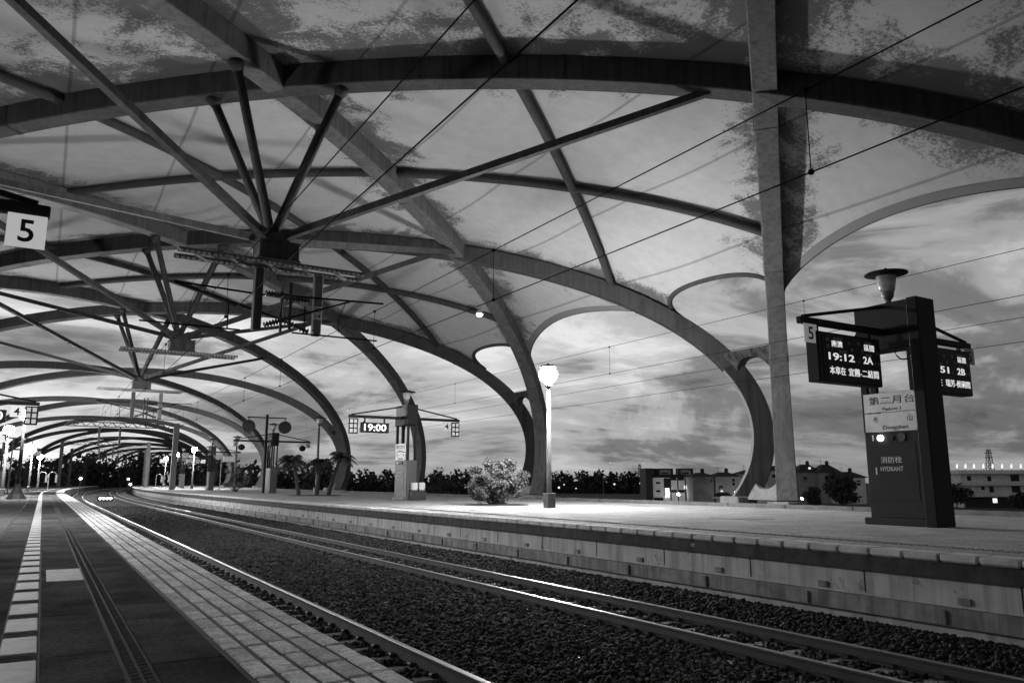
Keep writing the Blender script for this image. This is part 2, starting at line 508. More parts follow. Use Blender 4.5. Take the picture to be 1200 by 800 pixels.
# coping blocks, edge beam, wall and duct below the coping
mb = MB(); y = -4.0
while y < 110:
    o = off(y)
    mb.box(P2L - .03 + o, P2L + .42 + o, y + .008, y + .562, P2Z - .115, P2Z + .004 + rnd.uniform(-.003, .003), .03); y += .57
struct(mb.build('platform_coping', M_COPE))
struct(slab('platform_coping_far', P2L - .03, P2L + .42, 110, PEND, P2Z - .115, P2Z + .004, M_COPE))
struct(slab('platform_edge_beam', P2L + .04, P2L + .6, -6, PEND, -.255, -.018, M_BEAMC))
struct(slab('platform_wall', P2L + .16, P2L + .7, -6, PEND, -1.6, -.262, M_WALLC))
mb = MB()
y = 1.0
while y < 90:                                # vertical joints and form-tie stains in the wall
    o = off(y); mb.box(P2L + .152 + o, P2L + .17 + o, y, y + .018, -.62, -.27); y += 2.4
struct(mb.build('wall_joint', M_JOINT))
struct(slab('cable_duct', P2L + .02, P2L + .158, -6, PEND, -.92, -.665, M_DUCT))
mb = MB(); y = 2.0
while y < 90:
    o = off(y); mb.box(P2L - .03 + o, P2L + .02 + o, y, y + .09, -.90, -.70, .01); mb.box(P2L + .12 + o, P2L + .16 + o, y - .3, y - .1, -.62, -.52, .01); y += 2.4
struct(mb.build('duct_bracket', M_DUCT))
text('127', (P2L + .038, 12.0, -.13), '-x', M_INKW, bpy.data.objects['platform_edge_beam'], h=.06)
# stud rows and pale tiles on the island
mb = MB()
for k in range(300):
    y = 4 + k * .15
    for xx in (P2L + 1.05, P2L + 1.20): mb.box(xx + off(y), xx + .07 + off(y), y, y + .07, P2Z - .01, P2Z + .012)
struct(mb.build('tactile_studs', M_STUD))
mb = MB()
for (xa, xb, ya, yb) in ((13.2, 13.9, 9.2, 10.9), (13.0, 13.35, 8.0, 8.6), (14.6, 15.1, 11.9, 12.3), (13.1, 13.5, 14.1, 14.9), (13.1, 13.5, 16.4, 17.2), (13.1, 13.5, 19.1, 20.0), (15.2, 15.7, 7.0, 7.9), (14.9, 15.3, 9.3, 9.6)):
    mb.box(xa, xb, ya, yb, P2Z - .02, P2Z + .004)
struct(mb.build('island_pale_tile', M_TACT))
# low barrier along the far side with drain slots
mb = MB(); y = -6.0
while y < PEND:
    o = off(y); L = 3.0
    o2 = off(y + L)
    mb.loft([[(P2R + o, y + .02, .08), (P2R + .3 + o, y + .02, .08), (P2R + .3 + o, y + .02, .26), (P2R + o, y + .02, .26)],
             [(P2R + o2, y + L - .02, .08), (P2R + .3 + o2, y + L - .02, .08), (P2R + .3 + o2, y + L - .02, .26), (P2R + o2, y + L - .02, .26)]])
    mb.box(P2R + .02 + o, P2R + .28 + o, y + .3, y + 2.3, -.3, .08)
    y += L
tag(mb.build('kerb_barrier', M_BARR), 'long low concrete barrier along the far edge of the island platform', 'barrier')

# ballast: bed sheet plus loose stones
def bal_h(x):
    pts = [(1.9, -1.10), (2.5, -1.03), (4.4, -1.015), (5.0, -.985), (5.9, -.93), (6.8, -.985), (7.4, -1.015), (9.2, -1.015), (9.7, -.96), (10.35, -.88), (11.0, -1.0), (11.7, -1.08)]
    return float(np.interp(x, [p[0] for p in pts], [p[1] for p in pts]))
mb = MB(); xs = np.linspace(1.9, 11.7, 40); rows = []
for y in list(np.arange(-6, 60, 1.5)) + list(np.arange(60, 330, 6)):
    rows.append([(x + off(y), y, bal_h(x) - .015) for x in xs])
mb.loft(rows, closed=False)
struct(mb.build('ballast_bed', M_BED, smooth=True))

def stones():
    g = np.random.default_rng(3)
    ico = []
    p = (1 + 5 ** .5) / 2
    base = np.array([(-1, p, 0), (1, p, 0), (-1, -p, 0), (1, -p, 0), (0, -1, p), (0, 1, p), (0, -1, -p), (0, 1, -p), (p, 0, -1), (p, 0, 1), (-p, 0, -1), (-p, 0, 1)]) / 1.9
    fa = np.array([(0, 11, 5), (0, 5, 1), (0, 1, 7), (0, 7, 10), (0, 10, 11), (1, 5, 9), (5, 11, 4), (11, 10, 2), (10, 7, 6), (7, 1, 8), (3, 9, 4), (3, 4, 2), (3, 2, 6), (3, 6, 8), (3, 8, 9), (4, 9, 5), (2, 4, 11), (6, 2, 10), (8, 6, 7), (9, 8, 1)])
    Vs, Fs = [], []
    cnt = 0
    for y0, y1, dens, size in ((2.0, 10, 430, .030), (10, 20, 300, .034), (20, 40, 130, .042), (40, 75, 45, .06)):
        n = int((11.45 - 2.05) * (y1 - y0) * dens)
        X = g.uniform(2.05, 11.45, n); Y = g.uniform(y0, y1, n)
        # keep the rails and the middle of the sleepers clear
        keep = np.ones(n, bool)
        for rx in RAILS: keep &= abs(X - rx) > .105
        for tcx in TRACKS:
            ph = ((Y - 2.0) / .6) % 1.0
            on = (abs(X - tcx) < .62) & (abs(ph - .5) < .17)
            keep &= ~(on & (g.random(n) < .88))
        X, Y = X[keep], Y[keep]; n = len(X)
        sc = size * g.uniform(.45, 1.6, n)
        Z = np.interp(X, *zip(*[(a, bal_h(a)) for a in np.linspace(2, 11.6, 60)])) + g.uniform(-.018, .022, n)
        V = base[None] * g.uniform(.62, 1.25, (n, 12, 1)) * np.stack([g.uniform(.8, 1.3, n), g.uniform(.8, 1.3, n), g.uniform(.6, 1.0, n)], -1)[:, None]
        a = g.uniform(0, 2 * PI, n); b = g.uniform(-.8, .8, n)
        ca, sa, cb, sb = np.cos(a), np.sin(a), np.cos(b), np.sin(b)
        x, yv, z = V[..., 0], V[..., 1], V[..., 2]
        x, z = x * cb[:, None] - z * sb[:, None], x * sb[:, None] + z * cb[:, None]
        x, yv = x * ca[:, None] - yv * sa[:, None], x * sa[:, None] + yv * ca[:, None]
        V = np.stack([x, yv, z], -1) * sc[:, None, None]
        offy = np.maximum(0, Y - 80) ** 2 / 2200
        V += np.stack([X + offy, Y, Z], -1)[:, None]
        Vs.append(V.reshape(-1, 3)); Fs.append((fa[None] + (np.arange(n) * 12)[:, None, None] + cnt).reshape(-1, 3)); cnt += n * 12
    o = np_mesh('ballast_stones', np.concatenate(Vs), np.concatenate(Fs), M_STONE)
    tag(o, 'dark crushed stone ballast heaped between and beside the rails', 'gravel', kind='stuff')
TRACKS = (3.49, 8.29)
RAILS = (3.49 - .565, 3.49 + .565, 8.29 - .565, 8.29 + .565)
stones()

# rails
prof = [(-.065, -.155), (.065, -.155), (.065, -.140), (.012, -.122), (.010, -.042), (.036, -.034), (.036, -.008), (.028, 0), (-.028, 0), (-.036, -.008), (-.036, -.034), (-.010, -.042), (-.012, -.122), (-.065, -.140)]
RZ = -.85
ylist = list(np.arange(-6, 60, 3)) + list(np.arange(60, 330, 6))
for rx, lb in zip(RAILS, ('steel rail hidden close under the near platform edge', 'polished steel rail nearest the brick platform edge', 'steel rail on the near side of the second track', 'steel rail on the far side of the second track, nearest the island platform')):
    mb = MB()
    rings = [[(rx + off(y) + px, y, RZ + pz) for px, pz in prof] for y in ylist]
    mb.loft(rings)
    n = len(prof); mi = []
    for i in range(len(ylist) - 1):
        for j in range(n): mi.append(0 if j in (6, 7, 8) else 1)
    mb.mi = mi + [1, 1]
    tag(mb.build('rail', [M_RAILTOP, M_RAILWEB]), lb, 'rail', 'running rails')
# sleepers with clips
def sleeper_proto():
    mb = MB().box(-1.05, 1.05, -.11, .11, -.18, 0, .02)
    return mb
proto = None
for ti, tcx in enumerate(TRACKS):
    for k in range(100):
        y = 2.3 + k * .6
        loc = Vector((tcx + off(y), y, RZ - .158))
        if proto is None:
            proto = thing('sleeper', (0, 0, 0), '', 'sleeper')
            sb = sleeper_proto().build('tie_block', M_SLEEP, proto, local=True)
            clips = []
            for sx in (-1, 1):
                for s2 in (-1, 1):
                    cx = sx * .565 + s2 * .095
                    clips.append(MB().box(cx - .045, cx + .045, -.055, .055, -.005, .05, .015).build('rail_clip', M_CLIP, proto, local=True))
            r = proto
        else:
            r = proto.copy(); C.objects.link(r)
            for ch in (sb, *clips):
                c2 = ch.copy(); C.objects.link(c2); c2.parent = r
        r.location = loc; WL[r.name] = loc
        tag(r, ('grey concrete sleeper sunk in ballast under the near track', 'grey concrete sleeper sunk in ballast under the second track by the island')[ti], 'sleeper', ('sleepers of the near track', 'sleepers of the second track')[ti])

# ------------------------------------------------------------------ the lattice canopy
XC, AW, BAY, Y0, ZC, AC, HOFF, PW, SL = 5.9, 24.31, 21.035, 25.637, 3.387, 11.593, .623, .977, .838
FZ = 0.0
SINF = (ZC - FZ) / AC
PH0 = -math.asin(SINF ** (1 / PW))
def arch_pt(k, s, ph):
    c, q = math.cos(ph), math.sin(ph)
    x = AW * math.copysign(abs(c) ** PW, c); z = ZC + AC * math.copysign(abs(q) ** PW, q)
    y = Y0 + BAY * (k - 1) + s * (HOFF + SL * (AW - x))
    return Vector((XC + x, y, z))
def arch_frame(k, s, ph):
    p = cv(arch_pt(k, s, ph)); e = 1e-3
    t = (cv(arch_pt(k, s, ph + e)) - cv(arch_pt(k, s, ph - e))).normalized()
    b = Vector((SL * s, 1, 0)).normalized()
    n = b.cross(t).normalized()
    c = Vector((XC + off(p.y), p.y, ZC)) - p
    if n.dot(c) > 0: n = -n
    return p, t, b, n
def phz(z):                                   # angle of the right part of the profile at height z
    q = (z - ZC) / AC
    return math.copysign(math.asin(min(1, abs(q) ** (1 / PW))), q)
def arch_mesh(k, s, nseg=90, w0=.78, d0=.84, pa=None, pb=None):
    mb = MB(); rings = []
    f0, f1 = (PH0 if pa is None else pa), (PI - PH0 if pb is None else pb)
    steps = [(f0 + (f1 - f0) * i / nseg, 0.0) for i in range(nseg + 1)]
    if k < 3 or (s < 0 and k < 5):                    # bolted flange joints between the arch sections
        for fj in (.30, .62, .98, 1.26, 1.90, 2.2, 2.55):
            if f0 + .02 < fj < f1 - .02:
                steps += [(fj - .0021, 0.0), (fj - .0020, .022), (fj + .0020, .022), (fj + .0021, 0.0)]
    steps.sort()
    for ph, jb in steps:
        p, t, b, n = arch_frame(k, s, ph)
        lo = max(0.0, 1 - (p.z / 9.0)); lo = lo ** .8
        wv, dv = w0 * (1 + .22 * lo), d0 * (1 + .22 * lo)
        h, d, c = wv / 2 + jb, dv / 2 + jb, .035
        rings.append([p + b * u + n * v for u, v in ((-h + c, -d), (h - c, -d), (h, -d + c), (h, d - c), (h - c, d), (-h + c, d), (-h, d - c), (-h, -d + c))])
    mb.loft(rings)
    return mb
ORD = ['first', 'second', 'third', 'fourth', 'fifth', 'sixth', 'seventh', 'eighth', 'ninth', 'tenth', 'eleventh', 'twelfth']
FL = {-1: 'dark canopy arch passing overhead just in front of the top edge of view',
      0: 'broad dark canopy arch sweeping from right to left under the near stained membrane',
      1: 'canopy arch curving down to the streaked foot left of the pillar by the houses',
      2: 'canopy arch closing the covered bays, its foot behind the pale bush'}
GL = {0: 'near canopy arch leaning back over the platform out to the right of view',
      1: 'tall pale canopy pillar arch standing left of the hydrant column',
      2: 'canopy arch rising from behind the lit lamp and running to the upper left corner',
      3: 'canopy arch rising behind the 19:00 clock column to the left',
      4: 'canopy arch rising behind the palms, edging the last membrane on the left'}
FARK = [4, 6, 8, 10, 12, 14, 16, 18]
for k in [-1, 0, 1, 2] + FARK:
    L = FL.get(k) or f'{ORD[FARK.index(k)]} bare canopy arch beyond the covered bays, leaning away from the viewer'
    p = cv(arch_pt(k, 1, PH0))
    t = thing('canopy_arch', p, L, 'arch', 'lattice canopy arches')
    if k in (0, 1, 2):
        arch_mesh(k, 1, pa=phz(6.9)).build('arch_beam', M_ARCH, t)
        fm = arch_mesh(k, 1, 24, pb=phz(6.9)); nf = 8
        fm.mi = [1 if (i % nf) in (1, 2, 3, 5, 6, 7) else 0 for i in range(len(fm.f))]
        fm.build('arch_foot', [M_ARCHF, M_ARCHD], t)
    else:
        arch_mesh(k, 1).build('arch_beam', M_ARCH if k < 3 else M_ARCHM, t)
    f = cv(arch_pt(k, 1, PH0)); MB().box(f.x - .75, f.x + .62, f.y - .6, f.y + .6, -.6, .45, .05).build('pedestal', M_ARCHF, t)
for k in [0, 1, 2, 3, 4] + [q + 2 for q in FARK]:
    L = GL.get(k) or f'{ORD[FARK.index(k - 2)]} bare canopy arch beyond the covered bays that leans back towards the viewer'
    p = cv(arch_pt(k, -1, PH0))
    t = thing('canopy_arch', p, L, 'arch', 'lattice canopy arches')
    arch_mesh(k, -1).build('arch_beam', M_ARCHG if k < 5 else M_ARCHM, t)
    f = cv(arch_pt(k, -1, PH0)); MB().box(f.x - .7, f.x + .62, f.y - .6, f.y + .6, -.6, .25, .05).build('pedestal', M_ARCHF, t)

# links between the two arches that share a foot
def link(k):
    nm = {0: 'standing out of view on the right', 1: 'beside the hydrant column', 2: 'behind the lit lamp', 4: 'behind the palms', 6: 'past the speaker column'}[k]
    for which in (0, 1):
        zt = 7.15 if which == 0 else 1.35
        a = cv(arch_pt(k, 1, phz(zt))); b = cv(arch_pt(k, -1, phz(zt)))
        d = (b - a); nrm = d.cross(Vector((0, 0, 1))).normalized()
        top, bot = [], []
        n = 14
        for i in range(n + 1):
            t = i / n
            p = a.lerp(b, t); e = (2 * t - 1) ** 2
            def at(z): return cv(arch_pt(k, 1, phz(z))).lerp(cv(arch_pt(k, -1, phz(z))), t)
            if which == 0: top.append(at(zt + .30)); bot.append(at(zt - .05 - 1.15 * e ** 1.2))
            else: top.append(at(zt - .55 + .85 * e ** 1.2)); bot.append(at(zt - 1.05))
        outl = top + bot[::-1]
        mb = MB(); mb.loft([[q + nrm * .26 for q in outl], [q - nrm * .26 for q in outl]], caps=False)
        m_ = n + 1
        fs = []
        for sgn in (0, 1):
            o_ = sgn * 2 * m_
            for i in range(n):
                q = (o_ + i, o_ + i + 1, o_ + 2 * m_ - 2 - i, o_ + 2 * m_ - 1 - i)
                mb.f.append(q if sgn == 0 else q[::-1]); mb.mi.append(0)
        o = mb.build('arch_link' if which == 0 else 'foot_tie', M_LINK if which == 0 else M_ARCHF, None, origin=a.lerp(b, .5))
        tag(o, (f'short arched steel link joining two canopy arches {nm}' if which == 0 else f'low curved concrete tie between the two arch feet {nm}'), 'arch link' if which == 0 else 'foot tie', 'links between paired arches' if which == 0 else 'ties between paired feet')
for k in (0, 1, 2, 4, 6): link(k)

# membrane surface
def vault(f, g, lift=0.0):
    q = g - f
    x = AW - (BAY * q / 2 - HOFF) / SL
    x = max(-AW * .9999, min(AW * .9999, x))
    y = Y0 + BAY * (f - 1) + HOFF + SL * (AW - x)
    u = (abs(x) / AW) ** (1 / PW)
    sn = math.sqrt(max(0, 1 - u * u))
    z = ZC + AC * sn ** PW
    # outward normal of the profile
    nx = (math.copysign(abs(x) / AW, x)) / AW; nz = (z - ZC) / AC / AC
    l = math.hypot(nx, nz)
    return Vector((XC + x + lift * nx / l, y, z + lift * nz / l))
Q_FOOT = 0.215      # where the foot diamonds are cut by the small arch
def qmin_small(v): return .29 + .13 * (1 - (2 * v - 1) ** 2) ** .6
def qmin_side(v): return .27 + .17 * (1 - (2 * v - 1) ** 2) ** .6
def panel(k, m, label, nv=26, nr=26):
    d = m - k
    kind = 'diamond' if 1 <= d <= 3 else 'side'
    quads, pts, edge, qs = [], [], [], []; last = [0]
    def patch(fn, nr, nv, first):
        base = len(pts)
        for i in range(nr + 1):
            for j in range(nv + 1):
                p, e = fn(i / nr, j / nv); pts.append(p); edge.append(e); qs.append(last[0])
        for i in range(nr):
            for j in range(nv):
                a = base + i * (nv + 1) + j
                quads.append((a, a + 1, a + nv + 2, a + nv + 1))
    def surf(f, g):
        last[0] = g - f
        a, b = f - k, g - m
        if kind == 'diamond':
            ea = min(a, 1 - a, abs(a - .5) * 1.0 + .03); eb = min(b, 1 - b, abs(b - .5) + .03)
            e = min(a, 1 - a, b, 1 - b) * BAY * .6
            sag = 9.0 * min(a, 1 - a) * min(b, 1 - b)
            sag = .0
            rib = abs(math.sin(2 * PI * a) * math.sin(2 * PI * b))
            return cv(vault(f, g, .44 - .22 * rib)), e
        a2, b2 = f - k, k + 1 - g if d == 0 else 0
        if d == 0: e = min(f - k, k + 1 - g) * BAY * .6; bump = (f - k) * (k + 1 - g)
        else: e = min(k + 1 - f, g - m) * BAY * .6; bump = (k + 1 - f) * (g - m)
        return cv(vault(f, g, .44 - 1.2 * max(0, bump))), max(0, e)
    hem = []; band = None
    if kind == 'diamond':
        q0 = d - 1
        def low(u, v):
            qa = qmin_small(v) if d == 1 else 0.0
            q = qa + (1 - qa) * (u ** 1.5 if d == 1 else u)
            return surf(k + 1 - q * (1 - v), m + q * v)
        def up(u, v):
            rmin = qmin_small(v) if d == 3 else 0.0
            r = 1 - (1 - rmin) * (1 - (1 - u) ** 1.5 if d == 3 else u)
            return surf(k + r * v, m + 1 - r * (1 - v))
        patch(low, nr, nv, 0); patch(up, nr, nv, 0)
        if d == 1: hem = [low(0, j / 40)[0] for j in range(41)]
        if d == 3: hem = [up(1, j / 40)[0] for j in range(41)]
    elif d == 0:
        def tri(u, v):
            qa = qmin_side(v); q = qa + (1 - qa) * u ** 1.4
            f = k + (1 - q) * v
            return surf(f, f + q)
        patch(tri, 34, 30, 0); hem = [tri(0, j / 40)[0] for j in range(41)]
        band = [[tri(u, j / 40)[0] + Vector((-.02 if d == 0 else .02, 0, -.03)) for j in range(41)] for u in (0, .04, .08, .12)]
    else:                                     # d == 4, mirrored on the left
        def tri(u, v):
            qa = qmin_side(v); r = qa + (1 - qa) * u ** 1.4
            g = m + (1 - r) * v
            return surf(g - 4 + r, g)
        patch(tri, 34, 30, 0); hem = [tri(0, j / 40)[0] for j in range(41)]
        band = [[tri(u, j / 40)[0] + Vector((-.02 if d == 0 else .02, 0, -.03)) for j in range(41)] for u in (0, .04, .08, .12)]
    if k < 0: edge = [e * .45 for e in edge]          # more mould on overhead sheets, also darkening them for the dimmer top of view
    c = pts[len(pts) // 2]
    t = thing('stretched_canopy', c, label, 'canopy membrane', 'stained canopy membranes')
    np_mesh('membrane', [tuple(p) for p in pts], quads, M_MEMB, t, edge, True, qs)
    if kind == 'diamond':
        for ax in (0, 1):
            ln = []
            for i in range(31):
                s_ = i / 30
                f, g = (k + .5, m + s_) if ax == 0 else (k + s_, m + .5)
                if d == 1 and g - f < .12: continue
                ln.append(cv(vault(f, g, .20)))
            MB().tube(ln, .20, 8).build('rib', M_RIB, t, smooth=True)
    if hem:
        MB().tube(hem, .13 if kind == 'diamond' else .045, 8).build('edge_tube', M_RIB, t, smooth=True)
        if band:
            np_mesh('hem_band', [tuple(p) for r in band for p in r], [(i * 41 + j, i * 41 + j + 1, i * 41 + j + 42, i * 41 + j + 41) for i in range(len(band) - 1) for j in range(40)], M_HEM, t, None, True)
    return t
panel(0, 1, 'stained diamond membrane left of the tall pillar with crossing ribs above the second track')
panel(1, 2, 'stained diamond membrane above the small lit fixture, second from the hydrant column')
panel(-1, 0, 'dark membrane in the top right corner of view beyond the front pillar')
panel(0, 2, 'mouldy central membrane above the nearest strut cluster')
panel(1, 3, 'pale central membrane over the second strut cluster, last of the covered middle')
panel(-1, 1, 'dark speckled central membrane along the top edge of view')
panel(-1, 2, 'dim membrane on the upper left crossed by a long tie rod')
panel(0, 3, 'left hand diamond membrane behind the hanging number 5 sign')
panel(0, 0, 'large side membrane with scalloped free edge at upper right')
panel(1, 1, 'side membrane with scalloped free edge behind the lit lamp')
panel(-1, 3, 'scalloped side membrane low on the left behind the hanging sign')
panel(-2, 2, 'scalloped side membrane out to the left of view')
panel(-2, 1, 'left hand membrane above the near platform')
panel(-2, 0, 'central membrane above and behind the viewer')

# hubs below the crown, carrying tie rods and the catenary
def hub(k, lb):
    y = Y0 + BAY * k; base = Vector((XC + off(y), y, 9.0)); ox = off(y)
    t = thing('tension_hub', base, f'steel strut hub hung under the vault {lb}', 'strut hub', 'strut hubs under the vault')
    mb = MB()
    mb.box(5.42 + ox, 6.72 + ox, y - .55, y + .55, 8.42, 9.02, .04)
    mb.lathe((XC + .1 + ox, y, 9.02), [(.56, 0), (.55, .15), (.42, .33), (.2, .42)], 18)
    mb.box(5.38 + ox, 6.76 + ox, y - .6, y + .6, 8.38, 8.43); mb.box(5.38 + ox, 6.76 + ox, y - .6, y + .6, 8.99, 9.03)
    mb.build('hub_body', M_STEEL, t)
    top = Vector((XC + ox, y, 9.25))
    # struts to the crown crossing, rods to the four quarter crossings
    for (kk, s, du) in ((k, 1, -.068), (k, 1, .076), (k + 2, -1, -.08), (k + 2, -1, .07)):
        p, tt, b, n = arch_frame(kk, s, PI / 2 + du)
        end = p - n * .40
        MB().tube([top, end], .15, 10).tube([end, end + (end - top).normalized() * -.35], [.28, .16], 10).build('strut', M_STEEL, t, smooth=True)
    def rod(kk, s, frac, nm='tie_rod'):
        # frac along the arch by lattice coordinate q
        q = frac
        x = AW - (BAY * q / 2 - HOFF) / SL
        u = (abs(x) / AW) ** (1 / PW); ph = math.acos(min(1, u))
        if x < 0: ph = PI - ph
        p, tt, b, n = arch_frame(kk, s, ph)
        end = p - n * .36
        a = base + Vector((0, 0, .15)) + (end - base).normalized() * .45
        mb = MB(); mb.tube([a, end], .165, 4, True)
        dd = (end - a).normalized()
        mb.tube([a - dd * .1, a + dd * .3], .21, 4, True)
        mb.build(nm, M_STEEL, t)
    rod(k, 1, 1.10); rod(k, 1, 2.95); rod(k + 2, -1, 1.05); rod(k + 2, -1, 2.90)
    # transverse double beam with stiffener plates
    for yy in (y - .42, y + .42):
        mb = MB()
        mb.box(2.95 + ox, 9.1 + ox, yy - .09, yy + .09, 8.33, 8.38)
        mb.box(2.95 + ox, 9.1 + ox, yy - .012, yy + .012, 8.24, 8.33)
        mb.m = 1; x = 3.0
        while x < 9.05:
            mb.box(x + ox, x + .10 + ox, yy - .085, yy - .015, 8.27, 8.328); mb.box(x + ox, x + .10 + ox, yy + .015, yy + .085, 8.27, 8.328); x += .17
        mb.build('cross_beam', [M_BEAMX, M_GALV], t)
    mb = MB()
    for i in range(5):
        xa = 3.5 + i * 1.15 + ox
        mb.bar((xa, y - .33, 8.24), (xa + .5, y + .33, 8.24), .16, .03)
    mb.build('lacing', M_BEAMX, t)
    if k == 1: return                         # the middle hub carries no catenary
    # drop posts and cantilevers
    for px, mm in ((5.55, M_DARKST), (7.56, M_POLE)):  # right post's lit look is put into its paler paint
        MB().box(px - .14 + ox, px + .14 + ox, y - .14, y + .14, 6.05, 8.16, .02).build('drop_post', mm, t)
    if k == 0:
        pl = MB().box(7.44 + ox, 7.68 + ox, y - .155, y - .141, 6.60, 7.05).build('number_plate', M_PLATEW, t)
        text('85', (7.56 + ox, y - .157, 6.93), '-y', M_INK, pl, h=.16); text('14', (7.56 + ox, y - .157, 6.72), '-y', M_INK, pl, h=.16)
    for sgn, px, ex in ((-1, 5.55, 3.0), (1, 7.56, 9.9)):
        # each arm: insulator towards the other post, tube outwards over its track
        c = thing('catenary_bracket', (px + ox, y, 7.2), f'{"left" if sgn < 0 else "right"} insulated catenary arm hung from the strut hub {lb}', 'catenary arm', 'catenary arms under the hubs')
        def ins(a, b, r=.11, n=9):
            mb = MB(); a = Vector(a); b = Vector(b); pp, rr = [], []
            for i in range(n):
                for f_, rf in ((0, .45), (.3, 1), (.45, 1), (.75, .45)): pp.append(a.lerp(b, (i + f_) / n)); rr.append(r * rf)
            mb.tube(pp, rr, 10); return mb
        op = 7.56 if sgn < 0 else 5.55
        i0 = op - sgn * -.2; 
        yy = y - .2 * sgn
        xa, xb = (7.35, 6.4) if sgn < 0 else (5.75, 6.6)
        # upper horizontal insulator and tube; lower slanted insulator and stay
        ins((xa + ox, yy, 7.3), (xb + ox, yy, 7.3)).build('insulator', M_INS, c, smooth=True)
        MB().tube([(xb + ox, yy, 7.3), (ex + ox, yy, 7.42)], .035, 6).build('arm_tube', M_WIRE, c)
        ins((xa + ox, yy, 6.2), (xb + ox, yy, 6.55)).build('insulator', M_INS, c, smooth=True)
        tcx = TRACKS[0] if sgn < 0 else TRACKS[1]
        MB().tube([(xb + ox, yy, 6.55), (tcx + sgn * .5 + ox, yy, 7.40)], .035, 6).build('stay_tube', M_WIRE, c)
        MB().tube([(tcx - sgn * 1.6 + ox, yy, 6.05), (tcx + sgn * 1.4 + ox, yy, 6.05)], .03, 6).tube([(tcx - sgn * 1.2 + ox, yy, 7.0), (tcx - sgn * 1.2 + ox, yy, 6.05)], .025, 6).build('registration_arm', M_WIRE, c)
        MB().tube([(xb + ox, yy, 7.75), (xb + ox, yy, 6.1)], .05, 6).build('hanger_post', M_STEEL, c)
        MB().tube([(tcx + ox, yy, 6.2 + .1 * math.sin(i)) for i in (0,)] + [(tcx + .05 + ox, yy + .15, 6.8), (tcx + .25 + ox, yy, 7.35)], .012, 5).build('jumper_cable', M_WIRE, c)
hub(0, 'nearest, above the tracks'); hub(1, 'second along the tracks'); hub(2, 'third and farthest along the tracks')

# overhead wires
def wirepair(x, zm, zc, y0, y1, lb1, lb2, drop_y, r=.011):
    ys = list(np.arange(y0, y1 + 1, 4.0))
    a = MB().tube([(x + off(y), y, zm) for y in ys], r, 5)
    t = thing('messenger_wire', (x, y0, zm), lb1, 'overhead wire', 'overhead wires')
    a.build('wire', M_WIRE, t)
    for y in drop_y:
        MB().tube([(x + off(y), y, zm), (x + off(y), y, zc)], r * .7, 5).lathe((x + off(y), y, zm - .04), [(.03, 0), (.05, .03), (.03, .07)], 8).lathe((x + off(y), y, zc - .03), [(.03, 0), (.045, .03), (.03, .07)], 8).build('dropper', M_WIRE, t)
    b = MB().tube([(x + off(y), y, zc) for y in ys], r, 5)
    tag(b.build('contact_wire', M_WIRE, None, origin=(x, y0, zc)), lb2, 'overhead wire', 'overhead wires')
wirepair(3.49, 6.22, 5.14, -6, 260, 'upper wire over the near track from the top edge of view', 'lower contact wire over the near track', [19.5, 31, 37, 52, 58, 64])
wirepair(8.29, 6.31, 5.15, -6, 260, 'upper wire over the second track, running to upper right', 'lower contact wire over the second track', [6.15, 14.6, 22, 33, 40, 54, 60])
wirepair(24.2, 7.92, 6.54, -6, 260, 'topmost wire above the far edge of the island platform', 'second highest wire above the far edge of the island', [18.7, 30.6, 48, 56, 70, 84])
wirepair(27.6, 6.55, 5.74, -6, 260, 'third highest wire beyond the island platform', 'lowest wire beyond the island platform', [])

# ------------------------------------------------------------------ lamps
def lantern(t, x, y, z, lit, hat_r=.50):
    mb = MB().lathe((x, y, z), [(.07, 0), (.07, .12), (.13, .20), (.15, .28), (.15, .34)], 18)
    mb.build('lamp_neck', M_POLE, t, smooth=False)
    gp = [(.16, 0), (.20, .12), (.25, .42)] if not lit else [(.15, 0), (.27, .08), (.36, .22), (.39, .36), (.35, .50), (.24, .62)]  # lit glass swollen into a globe to stand for the round glow
    g = MB().lathe((x, y, z + .34), gp, 20).build('lamp_glass', {0: M_GLASSOFF, 1: M_LAMP, 2: M_LAMPDIM}[int(lit)], t, smooth=True)
    if lit: z += .19; hat_r = .34
    MB().lathe((x, y, z + .76), [(.26, 0), (hat_r, .05), (hat_r, .075), (.30, .12), (.06, .16), (.03, .22)], 24).build('lamp_hat', M_BLACK, t)
def lamp(x, y, zb, h, lit, label, flared=False, s=1.0):
    b = cv((x, y, zb))
    t = thing('lamp_post', b, label, 'lamp post', 'platform lamp posts')
    x, y = b.x, b.y
    if flared:
        MB().lathe((x, y, zb), [(.62, 0), (.60, .05), (.40, .35), (.22, .75), (.15, 1.0)], 16).build('lamp_base', M_BLACK, t)
        MB().lathe((x, y, zb + .98), [(.14, 0), (.08, h - .98)], 12).build('pole', M_BLACK, t, smooth=True)
    else:
        MB().box(x - .19, x + .19, y - .19, y + .19, zb, zb + .60, .02).build('lamp_base', M_CABL, t)
        MB().lathe((x, y, zb + .6), [(.11, 0), (.10, .3), (.085, h - .6)], 12).build('pole', M_POLE, t, smooth=True)
    lantern(t, x, y, zb + h, lit)
lamp(17.7, 26.5, P2Z, 4.75, True, 'bright lit lantern post on the island platform beside the pale bush')
lamp(18.4, 60.3, P2Z, 5.2, False, 'unlit slim lamp post standing among the palms')
lamp(17.7, 87.5, P2Z, 5.0, False, 'unlit lamp post beside the small flowering shrub')
lamp(17.6, 119, P2Z, 4.9, True, 'nearest of the far lit lanterns on the island platform, by the gantry pillar')
lamp(17.4, 143, P2Z, 4.9, True, 'second of the far lit lanterns on the island platform')
lamp(17.2, 170, P2Z, 4.9, True, 'farthest lit lantern on the island platform')
lamp(-4.0, 26.5, 0.0, 4.75, 2, 'lit lamp post on the near platform out of view to the left')
lamp(-1.42, 62, 0.0, 4.95, True, 'black lit lamp post with flared base on the near platform', True)
